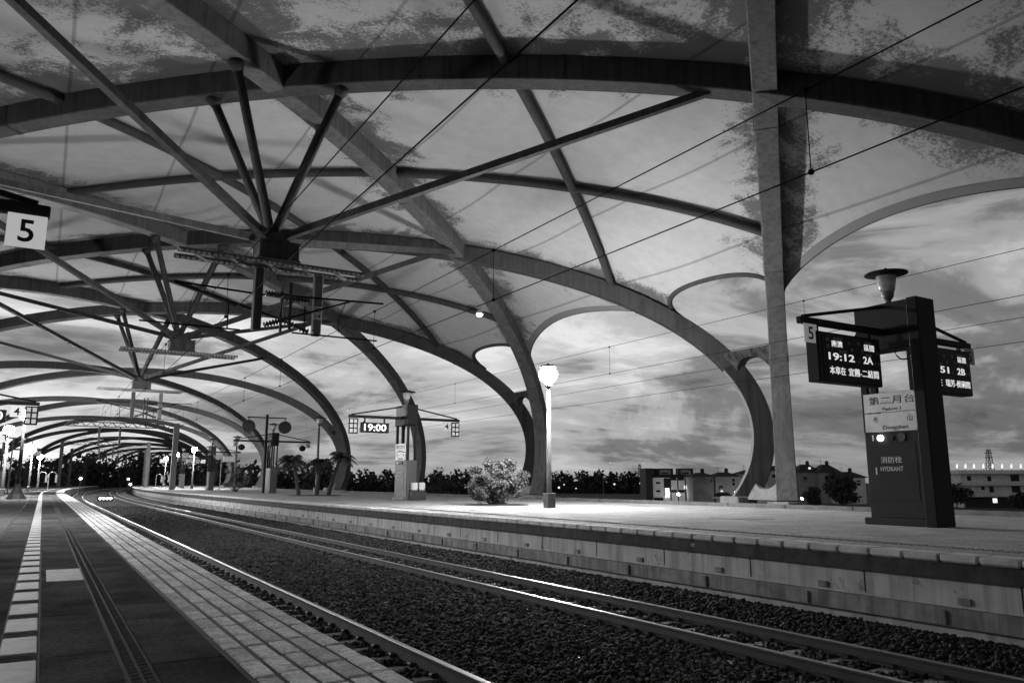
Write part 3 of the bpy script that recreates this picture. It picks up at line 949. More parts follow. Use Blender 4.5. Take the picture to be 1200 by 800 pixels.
lamp(-2.75, 75, 0.0, 4.6, True, 'lit lamp post at the left edge of view behind the black one', False)
lamp(-1.8, 110, 0.0, 4.2, True, 'lit lamp far along the near platform beside the hanging white sign', False)
lamp(-2.3, 140, 0.0, 4.2, True, 'farthest lit lamp on the near platform', False)

# flood light on the arch
p, t_, b_, n_ = arch_frame(2, -1, phz(11.9))
q = on_x(562, 368, p.x - .6)
t = thing('flood_light', q, 'small lit flood light fixed under the canopy arch above the lamp', 'flood light')
MB().lathe(q, [(.05, .26), (.16, .2), (.24, .05), (.22, .0)], 14).build('fixture_body', M_GALV, t)
MB().lathe(q, [(.21, -.002), (.18, -.10), (.05, -.16)], 14).build('bulb', M_LAMPS, t, smooth=True)
MB().tube([q + Vector((0, 0, .2)), p - n_ * .3], .03, 6).build('bracket', M_GALV, t)

# ------------------------------------------------------------------ sign columns
def number_plate(t, x0, x1, z0, z1, y, s, m_, name='number_plate'):
    pl = MB().box(x0, x1, y - .012, y + .012, z0, z1, .004).build(name, m_, t)
    text(s, ((x0 + x1) / 2, y - .014, (z0 + z1) / 2), '-y', M_INK, pl, h=(z1 - z0) * .68)
    return pl
def led_board(x0, x1, z0, z1, y, label, second):
    t = thing('departure_board', ((x0 + x1) / 2, y, z0), label, 'departure board', 'hanging departure boards')
    MB().box(x0, x1, y - .16, y + .16, z0, z1, .015).build('housing', M_BLACK, t)
    yf = y - .163; W = x1 - x0; H = z1 - z0
    MB().box(x0 + .30, x1 - .04, yf - .003, yf + .002, z0 + .05, z1 - .05).build('screen', M_INK, t)
    for xx in (x0 + .08, x0 + .22): MB().box(xx, xx + .025, yf - .006, yf + .004, z0 + .04, z1 - .04).build('trim_strip', M_DARKST, t)
    yt = yf - .006
    X = lambda f: x0 + .30 + (W - .34) * f
    Z = lambda f: z1 - H * f
    if not second:
        text('南澳', (X(.20), yt, Z(.22)), '-y', M_LED, t, h=.155, w_=.40)
        text('區間', (X(.80), yt, Z(.22)), '-y', M_LED, t, h=.155, w_=.38)
        text('19:12', (X(.27), yt, Z(.48)), '-y', M_LED, t, h=.175, w_=.95)
        text('2A', (X(.76), yt, Z(.48)), '-y', M_LED, t, h=.175, w_=.37)
        text('本車在', (X(.18), yt, Z(.76)), '-y', M_LED, t, h=.19, w_=.58)
        text('宜蘭-二結間', (X(.66), yt, Z(.76)), '-y', M_LED, t, h=.19, w_=1.15)
    else:
        text('南澳', (X(.20), yt, Z(.22)), '-y', M_LED, t, h=.155, w_=.40)
        text('區間', (X(.82), yt, Z(.22)), '-y', M_LED, t, h=.155, w_=.38)
        text('12:51', (X(.27), yt, Z(.48)), '-y', M_LED, t, h=.175, w_=.95)
        text('2B', (X(.78), yt, Z(.48)), '-y', M_LED, t, h=.175, w_=.37)
        text('本車在 ', (X(.18), yt, Z(.76)), '-y', M_LED, t, h=.19, w_=.58)
        text('瑞芳-侯硐間', (X(.68), yt, Z(.76)), '-y', M_LED, t, h=.19, w_=1.15)
    mb = MB()
    for fx, fz, a in ((.03, .14, .11), (.03, .28, .1), (.42, .17, .09), (.47, .30, .1), (.60, .15, .1), (.66, .30, .08), (.95, .30, .08), (.58, .52, .07), (.90, .52, .06), (.96, .52, .06), (.30, .36, .3), (.78, .37, .24), (.78, .12, .28), (.22, .11, .34)):
        mb.box(X(fx) - a / 2, X(fx) + a / 2, yt - .001, yt + .002, Z(fz) - .045, Z(fz) + .03)
    mb.build('printed_caption', M_CAPT, t)
    for xx in (x0 + .2, x1 - .2): MB().box(xx - .04, xx + .04, y - .04, y + .04, z1, z1 + .22).build('hanger', M_BLACK, t)
    return t

def column(cx, y, zb, kind, label, mirror=False, full=True):
    b = cv((cx, y, zb)); ox = off(y); cx += ox
    t = thing('sign_column', b, label, 'sign column', 'platform sign columns')
    z = zb
    cabm = {'hydrant': M_CAB, 'clock': M_CABL, 'speaker': M_CABL, 'far': M_CABL}[kind]
    x0, x1 = cx - .42, cx + .33                 # 17.78 .. 18.53 for the first
    # plinth, cabinet, posts
    MB().box(x0 + .04, x1 - .1, y - .80, y + .92, z, z + .17, .02).build('plinth', cabm, t)
    cab = MB().box(x0 + .12, x1 - .16, y - .70, y + .78, z + .17, z + 2.27, .015).build('cabinet', cabm, t)
    xf = x0 + .12
    dr = MB().box(xf - .012, xf + .004, y - .56, y + .68, z + .60, z + 1.97, .004).build('cabinet_door', cabm, cab)
    MB().box(xf - .008, xf - .002, y - .60, y + .72, z + .56, z + .575).box(xf - .008, xf - .002, y - .60, y + .72, z + 1.99, z + 2.005).build('door_seam', M_INK, cab)
    MB().box(xf - .025, xf - .012, y + .50, y + .53, z + 1.22, z + 1.40).build('door_handle', M_PLATEW, dr)
    if kind in ('hydrant', 'clock'):
        text('消防栓', (xf - .015, y + .10, z + 1.58), '-x', M_INKW, dr, h=.16, w_=.56)
        text('HYDRANT', (xf - .015, y + .10, z + 1.36), '-x', M_INKW, dr, h=.11, w_=.60)
        def disc(yy, zz, r, mm, nm):
            rings = []
            for dx in (-.004, -.05):
                rings.append([(xf + dx, yy + r * math.cos(a * PI / 8), zz + r * math.sin(a * PI / 8)) for a in range(16)])
            MB().loft(rings).build(nm, mm, cab)
        disc(y + .33, z + 2.12, .075, M_LAMPS if kind == 'hydrant' else M_PLATEW, 'indicator_lamp')
        disc(y + .02, z + 2.10, .05, M_INK, 'call_button'); disc(y - .24, z + 2.12, .10, M_DARKST, 'alarm_bell')
        MB().box(xf - .02, xf - .003, y + .53, y + .56, z + 2.06, z + 2.20).build('label_strip', M_PLATEW, cab)
    if kind == 'hydrant':
        MB().box(x0, x1, y - .98, y - .70, z, z + 5.50, .02).build('post', M_BLACK, t)
    else:
        MB().box(x0 + .1, x1, y - .98, y - .70, z, z + 2.27, .02).build('post_cabinet', M_CABL, t)
        MB().box(x0 + .1, x1, y - .98, y - .70, z + 4.3, z + 5.50, .02).build('post_head', M_BLACK if kind != 'far' else M_CABL, t)
        for xx in (x0 + .14, x1 - .14): MB().box(xx, xx + .09, y - .92, y - .78, z + 2.27, z + 4.3).build('post', M_BLACK, t)
    for dx in (.12, .50): MB().box(x0 + dx, x0 + dx + .13, y + .62, y + .78, z + 2.27, z + 5.0).build('post', M_BLACK, t)
    for dx in (.12, .50): MB().box(x0 + dx, x0 + dx + .10, y - .15, y - .03, z + 2.27, z + 5.0).build('post', M_BLACK, t) if kind != 'hydrant' else None
    MB().box(x0 + .1, x1 - .14, y - .70, y + .80, z + 4.84, z + 5.50, .02).build('head_box', M_CAB if kind != 'clock' else M_CABL, t)
    MB().box(x0 + .05, x1 - .1, y - .70, y + .80, z + 4.30, z + 4.83, .02).build('junction_box', M_BLACK, t)
    # name plates
    if kind in ('hydrant', 'clock'):
        p1 = MB().box(x0 + .095, x0 + .115, y - .80, y + .72, z + 2.76, z + 3.24, .004).build('platform_plate', M_PLATE, t)
        text('第二月台', (x0 + .092, y - .04, z + 3.05), '-x', M_INK, p1, h=.20, w_=1.22)
        text('Platform 2', (x0 + .092, y - .04, z + 2.83), '-x', M_INK, p1, h=.085)
        p2 = MB().box(x0 + .095, x0 + .115, y - .80, y + .72, z + 2.27, z + 2.74, .004).build('station_plate', M_PLATE, t)
        text('冬', (x0 + .092, y + .41, z + 2.58), '-x', M_INK, p2, h=.16); text('山', (x0 + .092, y - .49, z + 2.58), '-x', M_INK, p2, h=.15)
        text('Dongshan', (x0 + .092, y - .10, z + 2.36), '-x', M_INK, p2, h=.12, w_=.66)
    # arms with braces
    for s in (-1, 1):
        xe = cx + s * 3.55
        MB().box(min(cx, xe), max(cx, xe), y - .07, y + .07, z + 4.66, z + 4.82, .015).build('arm', M_BLACK, t)
        MB().tube([(xe - s * .15, y, z + 4.84), (cx + s * .25, y, z + 5.42)], .045, 6).build('brace', M_BLACK, t)
        if kind == 'hydrant':
            a, c_ = sorted((xe - s * .02, xe - s * .46))
            number_plate(t, a, c_, z + 4.20, z + 4.64, y - .12, '5', (M_PLATEDIM if s < 0 else M_PLATEG) if cx > 0 else M_PLATELIT)
        elif kind == 'clock':
            a, c_ = sorted((xe - s * .62, xe - s * 1.14))
            number_plate(t, a, c_, z + 4.10, z + 4.62, y - .05, '4', M_PLATEDIM if cx > 0 else M_PLATELIT)
            a, c_ = sorted((xe - s * .02, xe - s * .56))
            bd = MB().box(a, c_, y - .06, y + .02, z + 3.75, z + 4.62, .01).build('exit_sign', M_BLACK, t)
            mb = MB(); wq = (c_ - a)
            for i in (0, 1):
                for j in (0, 1, 2): mb.box(a + wq * (.10 + .45 * i), a + wq * (.42 + .45 * i), y - .066, y - .058, z + 3.82 + .27 * j, z + 4.02 + .27 * j)
            mb.build('pictogram', M_PLATEW, bd)
        elif kind == 'speaker':
            a, c_ = sorted((xe - s * .02, xe - s * .42))
            number_plate(t, a, c_, z + 4.22, z + 4.62, y - .05, '3', M_PLATEG)
            c0 = Vector((xe - s * .75, y, z + 4.20))
            MB().lathe(c0 + Vector((0, 0, -.33)), [(.05, 0), (.24, .08), (.33, .26), (.24, .46), (.05, .56)], 16).build('speaker_ball', M_BLACK, t, smooth=True)
        else:
            a, c_ = sorted((xe - s * .1, xe - s * .8))
            MB().box(a, c_, y - .06, y + .02, z + 4.0, z + 4.6, .01).build('lit_sign', M_PLATEW, t)
    MB().tube([(x0 + .08, y - .5 + .25 * math.cos(a * .35) , z + 4.32 - .32 * math.sin(a * .35)) for a in range(10)], .018, 6).build('cable_loop', M_BLACK, t)
    lantern(t, cx, y, z + 5.5, False, .52)
    return t
column(18.2, 11.5, P2Z, 'hydrant', 'dark sign column with hydrant cabinet and departure boards on the island platform')
led_board(15.05, 17.42, 3.42, 4.60, 11.5, 'dark LED departure board reading 19:12, hung on the left arm of the hydrant column', False)
led_board(19.02, 21.42, 3.42, 4.64, 11.5, 'dark LED departure board ending 2B, hung on the right arm of the hydrant column', True)
column(18.2, 42.5, P2Z, 'clock', 'grey sign column carrying a lit 19:00 clock in front of the curved arch')
t = thing('digital_clock', (16.6, 42.42, 3.55), 'lit digital clock reading 19:00 hung from the second column arm', 'clock')
MB().box(15.35, 17.05, 42.30, 42.58, 3.93, 4.50, .02).build('housing', M_BLACK, t)
text('19:00', (16.2, 42.29, 4.22), '-y', M_LEDBRIGHT, t, h=.40, w_=1.35)
for xx in (15.6, 16.8): MB().box(xx - .04, xx + .04, 42.4, 42.48, 4.5, 4.76).build('hanger', M_BLACK, t)
column(18.1, 73.5, P2Z, 'speaker', 'black sign column with round discs and hanging ball speakers past the palms')
t = thing('disc_mast', cv((17.35, 73.2, P2Z)), 'tall dark mast with two round grey discs beside the third column', 'mast')
ox = off(73.2)
MB().box(17.28 + ox, 17.50 + ox, 73.1, 73.3, P2Z, 7.3, .02).build('mast_pole', M_BLACK, t)
MB().box(15.6 + ox, 19.2 + ox, 73.15, 73.25, 6.95, 7.05).build('mast_arm', M_BLACK, t)
for xx in (15.75, 19.05):
    rings = []
    for yy in (73.0, 73.35):
        rings.append([(xx + ox + .58 * math.cos(a * PI / 16), yy, 6.15 + .58 * math.sin(a * PI / 16)) for a in range(32)])
    MB().loft(rings).build('disc', M_STEEL, t)
    MB().tube([(xx + ox, 73.2, 6.7), (xx + ox, 73.2, 7.0)], .04, 6).build('disc_hanger', M_BLACK, t)
column(17.9, 104.5, P2Z, 'far', 'pale sign column with white lamp on top beyond the third column')
column(17.8, 135.5, P2Z, 'far', 'small far sign column behind the gantry pillar')
# near platform columns
column(-3.79, 11.5, -.09, 'hydrant', 'near platform sign column whose arm carries the hanging number 5')
column(-4.0, 42.5, 0.0, 'clock', 'near platform sign column whose arm carries the number 4 and clock at the left edge')
t = thing('digital_clock', (-2.4, 42.4, 3.8), 'lit clock on the near platform cut off at the left edge', 'clock')
MB().box(-3.2, -1.72, 42.30, 42.58, 3.83, 4.40, .02).build('housing', M_BLACK, t)
text('19:00', (-2.45, 42.29, 4.12), '-y', M_LEDBRIGHT, t, h=.40, w_=1.2)
column(-4.2, 104.5, 0.0, 'far', 'far sign column on the near platform')

# access cover in the island paving
p = on_z(869, 607, P2Z)
t = thing('access_cover', p, 'rectangular steel access cover let into the island paving before the tall pillar', 'access cover')
MB().box(p.x - .55, p.x + .55, p.y - .75, p.y + .75, P2Z - .02, P2Z + .004).build('cover_frame', M_DARKST, t)
MB().box(p.x - .50, p.x + .50, p.y - .70, p.y + .70, P2Z - .01, P2Z + .009).build('cover_plate', M_P2, t)

# bin by the clock column
t = thing('litter_bin', (18.5, 41.3, P2Z), 'small dark double litter bin with white lids beside the clock column', 'bin')
MB().box(18.05, 18.95, 41.1, 41.5, P2Z, P2Z + .55, .03).build('bin_body', M_DARKST, t)
for xx in (18.1, 18.56): MB().box(xx, xx + .36, 41.12, 41.48, P2Z + .55, P2Z + 1.0, .06).build('bin_lid', M_PLATEW, t)

# ------------------------------------------------------------------ portal gantries far along the line
def gantry(y, xl, xr, zt, label, h=.55, left_post=True):
    ox = off(y)
    t = thing('portal_gantry', (xr + ox, y, 0), label, 'gantry', 'far catenary gantries')
    mb = MB()
    for yy in (y - .25, y + .25):
        for zz in (zt, zt - h): mb.bar((xl + ox, yy, zz), (xr + ox, yy, zz), .09)
        n = 22
        for i in range(n):
            xa = xl + (xr - xl) * i / n; xb = xl + (xr - xl) * (i + 1) / n
            mb.bar((xa + ox, yy, zt if i % 2 else zt - h), (xb + ox, yy, zt - h if i % 2 else zt), .07)
    mb.build('truss', M_STEEL, t)
    MB().box(xr - .35 + ox, xr + .35 + ox, y - .3, y + .3, 0.0, zt + .2, .03).build('pillar', M_POLE, t)
    if left_post: MB().box(xl - .3 + ox, xl + .3 + ox, y - .25, y + .25, 0, zt, .03).build('pillar', M_STEEL, t)
    mb = MB()
    for xx in (5.2, 7.6): mb.box(xx - .12 + ox, xx + .12 + ox, y - .12, y + .12, zt - 3.0, zt - h)
    mb.bar((3 + ox, y, zt - 2.9), (9.5 + ox, y, zt - 2.9), .07); mb.bar((3 + ox, y, zt - 2.0), (9.5 + ox, y, zt - 2.0), .07)
    mb.build('drop_frame', M_DARKST, t)
gantry(113, 1.2, 14.4, 8.7, 'nearest portal gantry over both tracks with white right pillar', left_post=False)
gantry(168, -1.0, 13.8, 8.6, 'second portal gantry farther along the tracks')
gantry(205, -2.0, 13.6, 8.6, 'third portal gantry near the dark trees')
gantry(240, -2.0, 13.6, 8.6, 'farthest portal gantry against the dark trees')

# signals
def signal(p, h, label, n=1):
    t = thing('track_signal', p, label, 'signal', 'track signals')
    p = Vector(p)
    MB().box(p.x - .08, p.x + .08, p.y - .08, p.y + .08, p.z, p.z + h).build('signal_post', M_BLACK, t)
    MB().box(p.x - .3, p.x + .3, p.y - .15, p.y + .15, p.z + h, p.z + h + .9, .03).build('signal_head', M_BLACK, t)
    MB().lathe((p.x, p.y - .2, p.z + h + .25), [(.05, 0), (.22, .12), (.22, .28), (.05, .4)], 12).build('signal_lens', M_LAMPS, t)
signal(cv((3.2, 150, -1)), 2.2, 'lit signal on a post between the far rails')
signal(cv((11.0, 160, -1)), 1.2, 'low lit signal by the end of the island platform')
signal(cv((10.6, 185, -1)), 2.2, 'second lit signal beyond the low one')
p = cv((5.9, 96, -.95))
t = thing('ground_signal', p, 'row of small bright lights low on the ballast between the tracks', 'ground signal')
MB().box(p.x - .75, p.x + .75, p.y - .1, p.y + .12, p.z, p.z + .55, .03).build('signal_box', M_BLACK, t)
for i in range(4):
    xx = p.x - .51 + i * .34
    MB().lathe((xx, p.y - .18, p.z + .18), [(.03, 0), (.13, .08), (.13, .17), (.03, .25)], 12).build('signal_lens', M_LAMPS, t)

# ------------------------------------------------------------------ plants
def leaves(g, centers, n, size, shell=.55, flat=.0):
    """n leaf quads spread through the given clumps (x,y,z,rx,rz)"""
    cs = np.array(centers, float); vol = cs[:, 3] ** 2 * cs[:, 4]
    idx = g.choice(len(cs), n, p=vol / vol.sum())
    d = g.normal(size=(n, 3)); d /= np.linalg.norm(d, axis=1)[:, None]
    r = (shell + (1 - shell) * g.random(n)) * g.uniform(.75, 1.1, n)
    P = cs[idx, :3] + d * r[:, None] * np.stack([cs[idx, 3], cs[idx, 3], cs[idx, 4]], -1)
    u = g.normal(size=(n, 3)); u /= np.linalg.norm(u, axis=1)[:, None]
    v = np.cross(u, g.normal(size=(n, 3))); v /= np.linalg.norm(v, axis=1)[:, None]
    s = size * g.uniform(.5, 1.3, n)[:, None]
    V = np.stack([P - u * s, P + v * s * .5, P + u * s, P - v * s * .5], 1).reshape(-1, 3)
    F = np.arange(n * 4).reshape(-1, 4)
    return V, F
def tree(p, h, rw, label, seed, group=None, n=1500, leaf=.35, m_=None, trunk=True, name='broadleaf_tree'):
    g = np.random.default_rng(seed); p = Vector(p)
    t = thing(name, p, label, 'tree', group)
    cl = []
    for i in range(9):
        a = g.uniform(0, 2 * PI); rr = rw * g.uniform(0, .62)
        cl.append((p.x + rr * math.cos(a), p.y + rr * math.sin(a), p.z + h * g.uniform(.38, .84), rw * g.uniform(.32, .55), h * g.uniform(.13, .22)))
    V, F = leaves(g, cl, n, leaf)
    np_mesh('crown', V, F, m_ or M_LEAF, t)
    if trunk:
        mb = MB().tube([p, p + Vector((.05 * h * .2, 0, h * .3)), p + Vector((0, .1, h * .6))], [h * .03, h * .022, h * .01], 7)
        for i in range(4):
            c = cl[i]; mb.tube([p + Vector((0, 0, h * (.25 + .05 * i))), Vector(c[:3])], [h * .013, h * .005], 5)
        mb.build('trunk', M_BARK, t)
    return t
# pale bush on the island platform
g = np.random.default_rng(5)
bc = on_z(582, 591.5, P2Z)
t = thing('shrub', bc, 'pale leafy bush growing in a tree pit on the island platform', 'shrub')
cl = []
for i in range(38):
    a = g.uniform(0, 2 * PI); rr = 1.22 * math.sqrt(g.random())
    cl.append((bc.x + rr * math.cos(a), bc.y + rr * math.sin(a), bc.z + .3 + 2.1 * g.random() * (1 - .25 * rr), .34 * g.uniform(.7, 1.3), .30 * g.uniform(.7, 1.3)))
V, F = leaves(g, cl, 13000, .058, .25)
np_mesh('foliage', V, F, M_LEAFP, t)
mb = MB()
for c in cl: mb.tube([bc + Vector((g.uniform(-.4, .4), g.uniform(-.3, .3), 0)), Vector(c[:3])], [.022, .008], 5)
mb.build('stem', M_BARK, t)
def pit(p, r, label):
    t = MB().lathe((p.x, p.y, P2Z + .004), [(r, 0), (r * .97, .03), (r * .5, .05), (.05, .06)], 20).build('tree_pit', M_PIT, None, origin=p)
    struct(t)
pit(bc, 1.5, '')
# small flowering shrub
sc_ = on_z(276, 576.5, P2Z)
t = thing('shrub', sc_, 'small sparse flowering shrub beside the far lamp post', 'shrub')
cl = [(sc_.x + g.uniform(-1.3, 1.3), sc_.y + g.uniform(-1, 1), sc_.z + g.uniform(.5, 2.2), .35, .3) for i in range(14)]
V, F = leaves(g, cl, 1100, .09, .3); np_mesh('foliage', V, F, M_LEAFP, t)
mb = MB()
for c in cl: mb.tube([sc_, Vector(c[:3])], [.03, .01], 5)
mb.build('stem', M_BARK, t)
# palms
def palm(p, h, lean, seed, label):
    g = np.random.default_rng(seed); p = Vector(p)
    t = thing('palm_tree', p, label, 'palm tree', 'palms on the island platform')
    top = p + Vector((lean[0], lean[1], h))
    MB().tube([p, p.lerp(top, .5) + Vector((-.1 * lean[0], 0, 0)), top], [.17, .12, .10], 8).build('trunk', M_BARK, t)
    V, F = [], []
    def quad(a, b, c, d): o = len(V); V.extend([a, b, c, d]); F.append((o, o + 1, o + 2, o + 3))
    for i in range(30):
        az = 2 * PI * i / 30 + g.uniform(-.2, .2); el = g.uniform(-.1, 1.35); L = g.uniform(1.0, 1.55)
        dirh = Vector((math.cos(az), math.sin(az), 0)); pts = []
        for s in range(13):
            f = s / 12; pts.append(top + dirh * (L * f * math.cos(el * (1 - f * .2))) + Vector((0, 0, L * (math.sin(el) * f - .75 * f * f))))
        for s in range(1, 12):
            tt = (pts[s + 1] - pts[s - 1]).normalized(); sd_ = tt.cross(Vector((0, 0, 1))).normalized()
            for sg in (-1, 1):
                ln = .40 * math.sin(PI * (.15 + .8 * s / 12))
                tip = pts[s] + sd_ * sg * ln * .8 + tt * ln * .5 + Vector((0, 0, -ln * .55))
                quad(tuple(pts[s] - tt * .06), tuple(pts[s] + tt * .06), tuple(tip + tt * .02), tuple(tip - tt * .02))
    np_mesh('frond_crown', V, F, M_PALM, t)
pb = on_z(350, 580.5, P2Z)
palm(pb, 2.7, (-.5, 0.3), 1, 'leftmost leaning palm with dark drooping fronds on the island platform')
palm(pb + Vector((1.3, -.2, 0)), 2.4, (.35, .2), 2, 'middle short palm between the two taller palms')
palm(pb + Vector((2.2, -.3, 0)), 3.0, (.8, -.2), 3, 'rightmost palm behind the slim lamp post')
pit(pb + Vector((1.2, -.2, 0)), 2.0, '')

# wooded horizon: leaf masses
def woods(name, px0, px1, depth, ybase, ytop, seed, label, n=9000, leaf=1.4):
    g = np.random.default_rng(seed); cl = []
    k = max(6, int((px1 - px0) / 5))
    for i in range(k):
        px = px0 + (px1 - px0) * (i + g.random()) / k
        d = depth * g.uniform(.93, 1.12)
        a = at_depth(px, 400, d); hpx = (ybase - ytop) * g.uniform(.78, 1.05)
        ztop = at_depth(px, ybase - hpx, d).z; H = ztop + 6.0
        r = H * g.uniform(.35, .6)
        cl.append((a.x, a.y, -6 + H * .22, r * 1.5, H * .34))
        for j in range(3):
            cl.append((a.x + g.uniform(-r, r) * .5, a.y + g.uniform(-r, r) * .5, -6 + H * (.3 + .27 * j), r * (1 - .2 * j), H * .30))
    V, F = leaves(g, cl, n, leaf, .5)
    o = np_mesh(name, V, F, M_LEAF)
    tag(o, label, 'woods', kind='stuff')
woods('woods', 640, 770, 520, 572, 553, 11, 'dark wooded strip on the horizon beyond the field', 9000, 1.6)
woods('woods', 398, 556, 260, 583, 553, 12, 'dark hedge of trees behind the clock column and bush', 16000, .9)
woods('woods', 225, 405, 230, 580, 545, 13, 'dark trees behind the palms and the speaker column', 20000, .9)
woods('woods', 88, 225, 330, 572, 536, 14, 'dark mass of trees where the tracks vanish', 16000, 1.2)
woods('woods', -40, 95, 230, 575, 540, 15, 'dark trees beyond the near platform on the left', 12000, .9)
tree(at_depth(985, 561, 150) * 1 + Vector((0, 0, -7.0)), 8.2, 4.6, 'dark round tree in front of the houses left of the hydrant column', 21, None, 2600, .38)
tree(at_depth(952, 561, 165) + Vector((0, 0, -7.0)), 5.6, 2.4, 'small dark tree left of the round tree below the houses', 22, None, 1200, .36)
tree(at_depth(1118, 561, 170) + Vector((0, 0, -7.0)), 6.0, 3.4, 'dark tree at the corner of the long white building', 23, None, 1800, .36)
tree(at_depth(1190, 561, 165) + Vector((0, 0, -7.0)), 4.4, 3.0, 'low dark tree in front of the white building at the right edge', 24, None, 1400, .36)
tree(at_depth(846, 561, 230) + Vector((0, 0, -7.0)), 3.4, 3.4, 'low dark bush tree under the awning of the grey houses', 25, None, 900, .36)

# ------------------------------------------------------------------ buildings
RZV = math.atan2(CR.y, CR.x)          # local x runs to the right of the picture
def site(px, depth):
    p = at_depth(px, 564, depth); return Vector((p.x, p.y, -6.0)), depth / 900.0
def block(name, px, depth, label, group=None, rz=0.0):
    p, s = site(px, depth)
    t = thing(name, p, label, 'building', group, RZV + rz)
    hz = lambda py: 7.15 + (561.5 - py) * s * 1.0        # height above the ground at that picture row
    return t, s, hz
# modern white and dark building
t, s, hz = block('apartment_block', 812, 250, 'modern white and black block with framed roof terraces left of the streaked foot')
X = lambda px: (px - 812) * s
B = lambda m0: MB()
MB().box(X(757), X(765), 0, 12, 0, hz(546)).build('tower', M_BDARK, t, local=True)
MB().box(X(765.3), X(778), .6, 12, 0, hz(557)).build('wall', M_BWHITE, t, local=True)
MB().box(X(778.2), X(806), 1.6, 12, 0, hz(558)).build('wall', M_BWHITE, t, local=True)
MB().box(X(765.3), X(818), 3.5, 12, hz(556.8), hz(553)).build('terrace_slab', M_BDARK, t, local=True)
for a, b in ((765.5, 772), (774, 792), (799, 816)):
    fr = MB()
    fr.box(X(a), X(b), 3.6, 9, hz(547.6), hz(546)).box(X(a), X(a) + .5, 3.6, 9, hz(553), hz(547.6)).box(X(b) - .5, X(b), 3.6, 9, hz(553), hz(547.6))
    fr.build('roof_frame', M_BDARK, t, local=True)
    MB().box(X(a) + .55, X(b) - .55, 5, 9, hz(553), hz(547.8)).build('penthouse', M_BWHITE, t, local=True)
    if b - a > 8:
        MB().box(X((a + b) / 2 - 4), X((a + b) / 2 + 4), 4.95, 5, hz(552.4), hz(550.6)).build('window', M_WIN, t, local=True)
for py in (563, 572.5): MB().box(X(769), X(774), .56, .6, hz(py + 1.2), hz(py - 1.2)).build('window', M_WIN, t, local=True)
MB().box(X(766), X(777), .5, .6, hz(585), hz(580)).build('shop_front', M_WIN, t, local=True)
for a, b, c, d in ((779, 786, 557.5, 578), (787, 794, 557, 560), (796, 803, 557, 560), (787, 794, 571, 574), (796, 803, 571, 574)):
    MB().box(X(a), X(b), 1.53, 1.6, hz(d), hz(c)).build('window', M_WIN, t, local=True)
for px in (786.3, 794.7, 803.6): MB().box(X(px), X(px) + .28, 1.2, 1.6, 0, hz(557)).build('mullion', M_BDARK, t, local=True)
MB().box(X(780), X(785), 1.45, 1.53, hz(580), hz(569)).build('lit_window', M_LIT, t, local=True)
MB().box(X(803), X(806.5), 1.45, 1.6, hz(570), hz(566)).build('lit_window', M_LIT, t, local=True)
MB().box(X(806), X(812), 2.5, 12, 0, hz(560)).build('wall', M_BGREY, t, local=True)
# two grey houses
def house(px0, px1, ytop, yroof, depth, wall, label, lit=None, win=()):
    c = (px0 + px1) / 2
    t, s, hz = block('house', c, depth, label, 'houses beyond the platform')
    w2 = (px1 - px0) / 2 * s; D = 9.0
    MB().box(-w2, w2, 0, D, 0, hz(ytop)).build('wall', wall, t, local=True)
    e = .7; z0, z1 = hz(ytop), hz(yroof)
    mb = MB().loft([[(-w2 - e, -e, z0), (w2 + e, -e, z0), (w2 + e, D + e, z0), (-w2 - e, D + e, z0)], [(-w2 - e, -e, z0 + .15), (w2 + e, -e, z0 + .15), (w2 + e, D + e, z0 + .15), (-w2 - e, D + e, z0 + .15)], [(-w2 * .35, D * .4, z1), (w2 * .35, D * .4, z1), (w2 * .35, D * .6, z1), (-w2 * .35, D * .6, z1)]])
    mb.build('roof', M_ROOF, t, local=True)
    for (a, b, c0, d0) in win: MB().box((a - c) * s, (b - c) * s, -.05, 0, hz(d0), hz(c0)).build('window', M_WIN, t, local=True)
    MB().lathe((w2 * .3, D * .5, z1 - .2), [(.55, 0), (.6, .1), (.6, 1.2), (.2, 1.5)], 10).build('water_tank', M_STEEL, t, local=True)
    MB().bar((-w2 * .4, D * .5, z0), (-w2 * .4, D * .5, z1 + 1.6), .08).bar((-w2 * .4 - .6, D * .5, z1 + 1.3), (-w2 * .4 + .6, D * .5, z1 + 1.3), .06).build('aerial', M_BDARK, t, local=True)
    MB().box(-w2 + .2, w2 - .2, -.5, -.02, hz((ytop + 561) / 2 + 4), hz((ytop + 561) / 2 + 3)).build('balcony_slab', wall, t, local=True)
    if lit:
        a, b, c0, d0 = lit; MB().box((a - c) * s, (b - c) * s, -.08, 0, hz(d0), hz(c0)).build('lit_window', M_LIT, t, local=True)
    return t
house(812, 836, 556, 551, 235, M_BGREY, 'dark grey rendered house right of the modern block', None, ((833, 835, 559, 563),))
house(838, 866, 556, 550.5, 240, M_BGREY, 'second grey house with a lit doorway beside the streaked foot', (864.5, 866, 568, 578), ((842, 847, 566, 573), (858, 861, 558, 566)))
house(868, 898, 553, 548, 255, M_BWHITE, 'pale gabled house seen behind the streaked arch foot', None, ((872, 875, 557, 562), (886, 889, 557, 562)))
house(899, 936, 549, 543, 270, M_BWHITE, 'pale house with hipped roof right behind the tall pillar', None, ((905, 909, 553, 557), (918, 922, 553, 557)))
house(937, 962, 551, 541.5, 262, M_BGREY, 'grey house whose dark hipped roof peaks right of the pillar', (948.5, 951, 545, 547), ((942, 946, 556, 561),))
house(963, 984, 551, 541.5, 258, M_BGREY, 'grey house with dark hipped roof above the round tree', None, ((967, 971, 555, 560), (976, 979, 555, 560)))
house(985, 1014, 557, 550, 250, M_BWHITE, 'low white house partly hidden by the hydrant column', None, ((1004, 1008, 560, 566),))
house(1092, 1114, 559, 555, 240, M_BWHITE, 'low pale house between the hydrant column and the long white building', (1104, 1107, 556.5, 558.5))
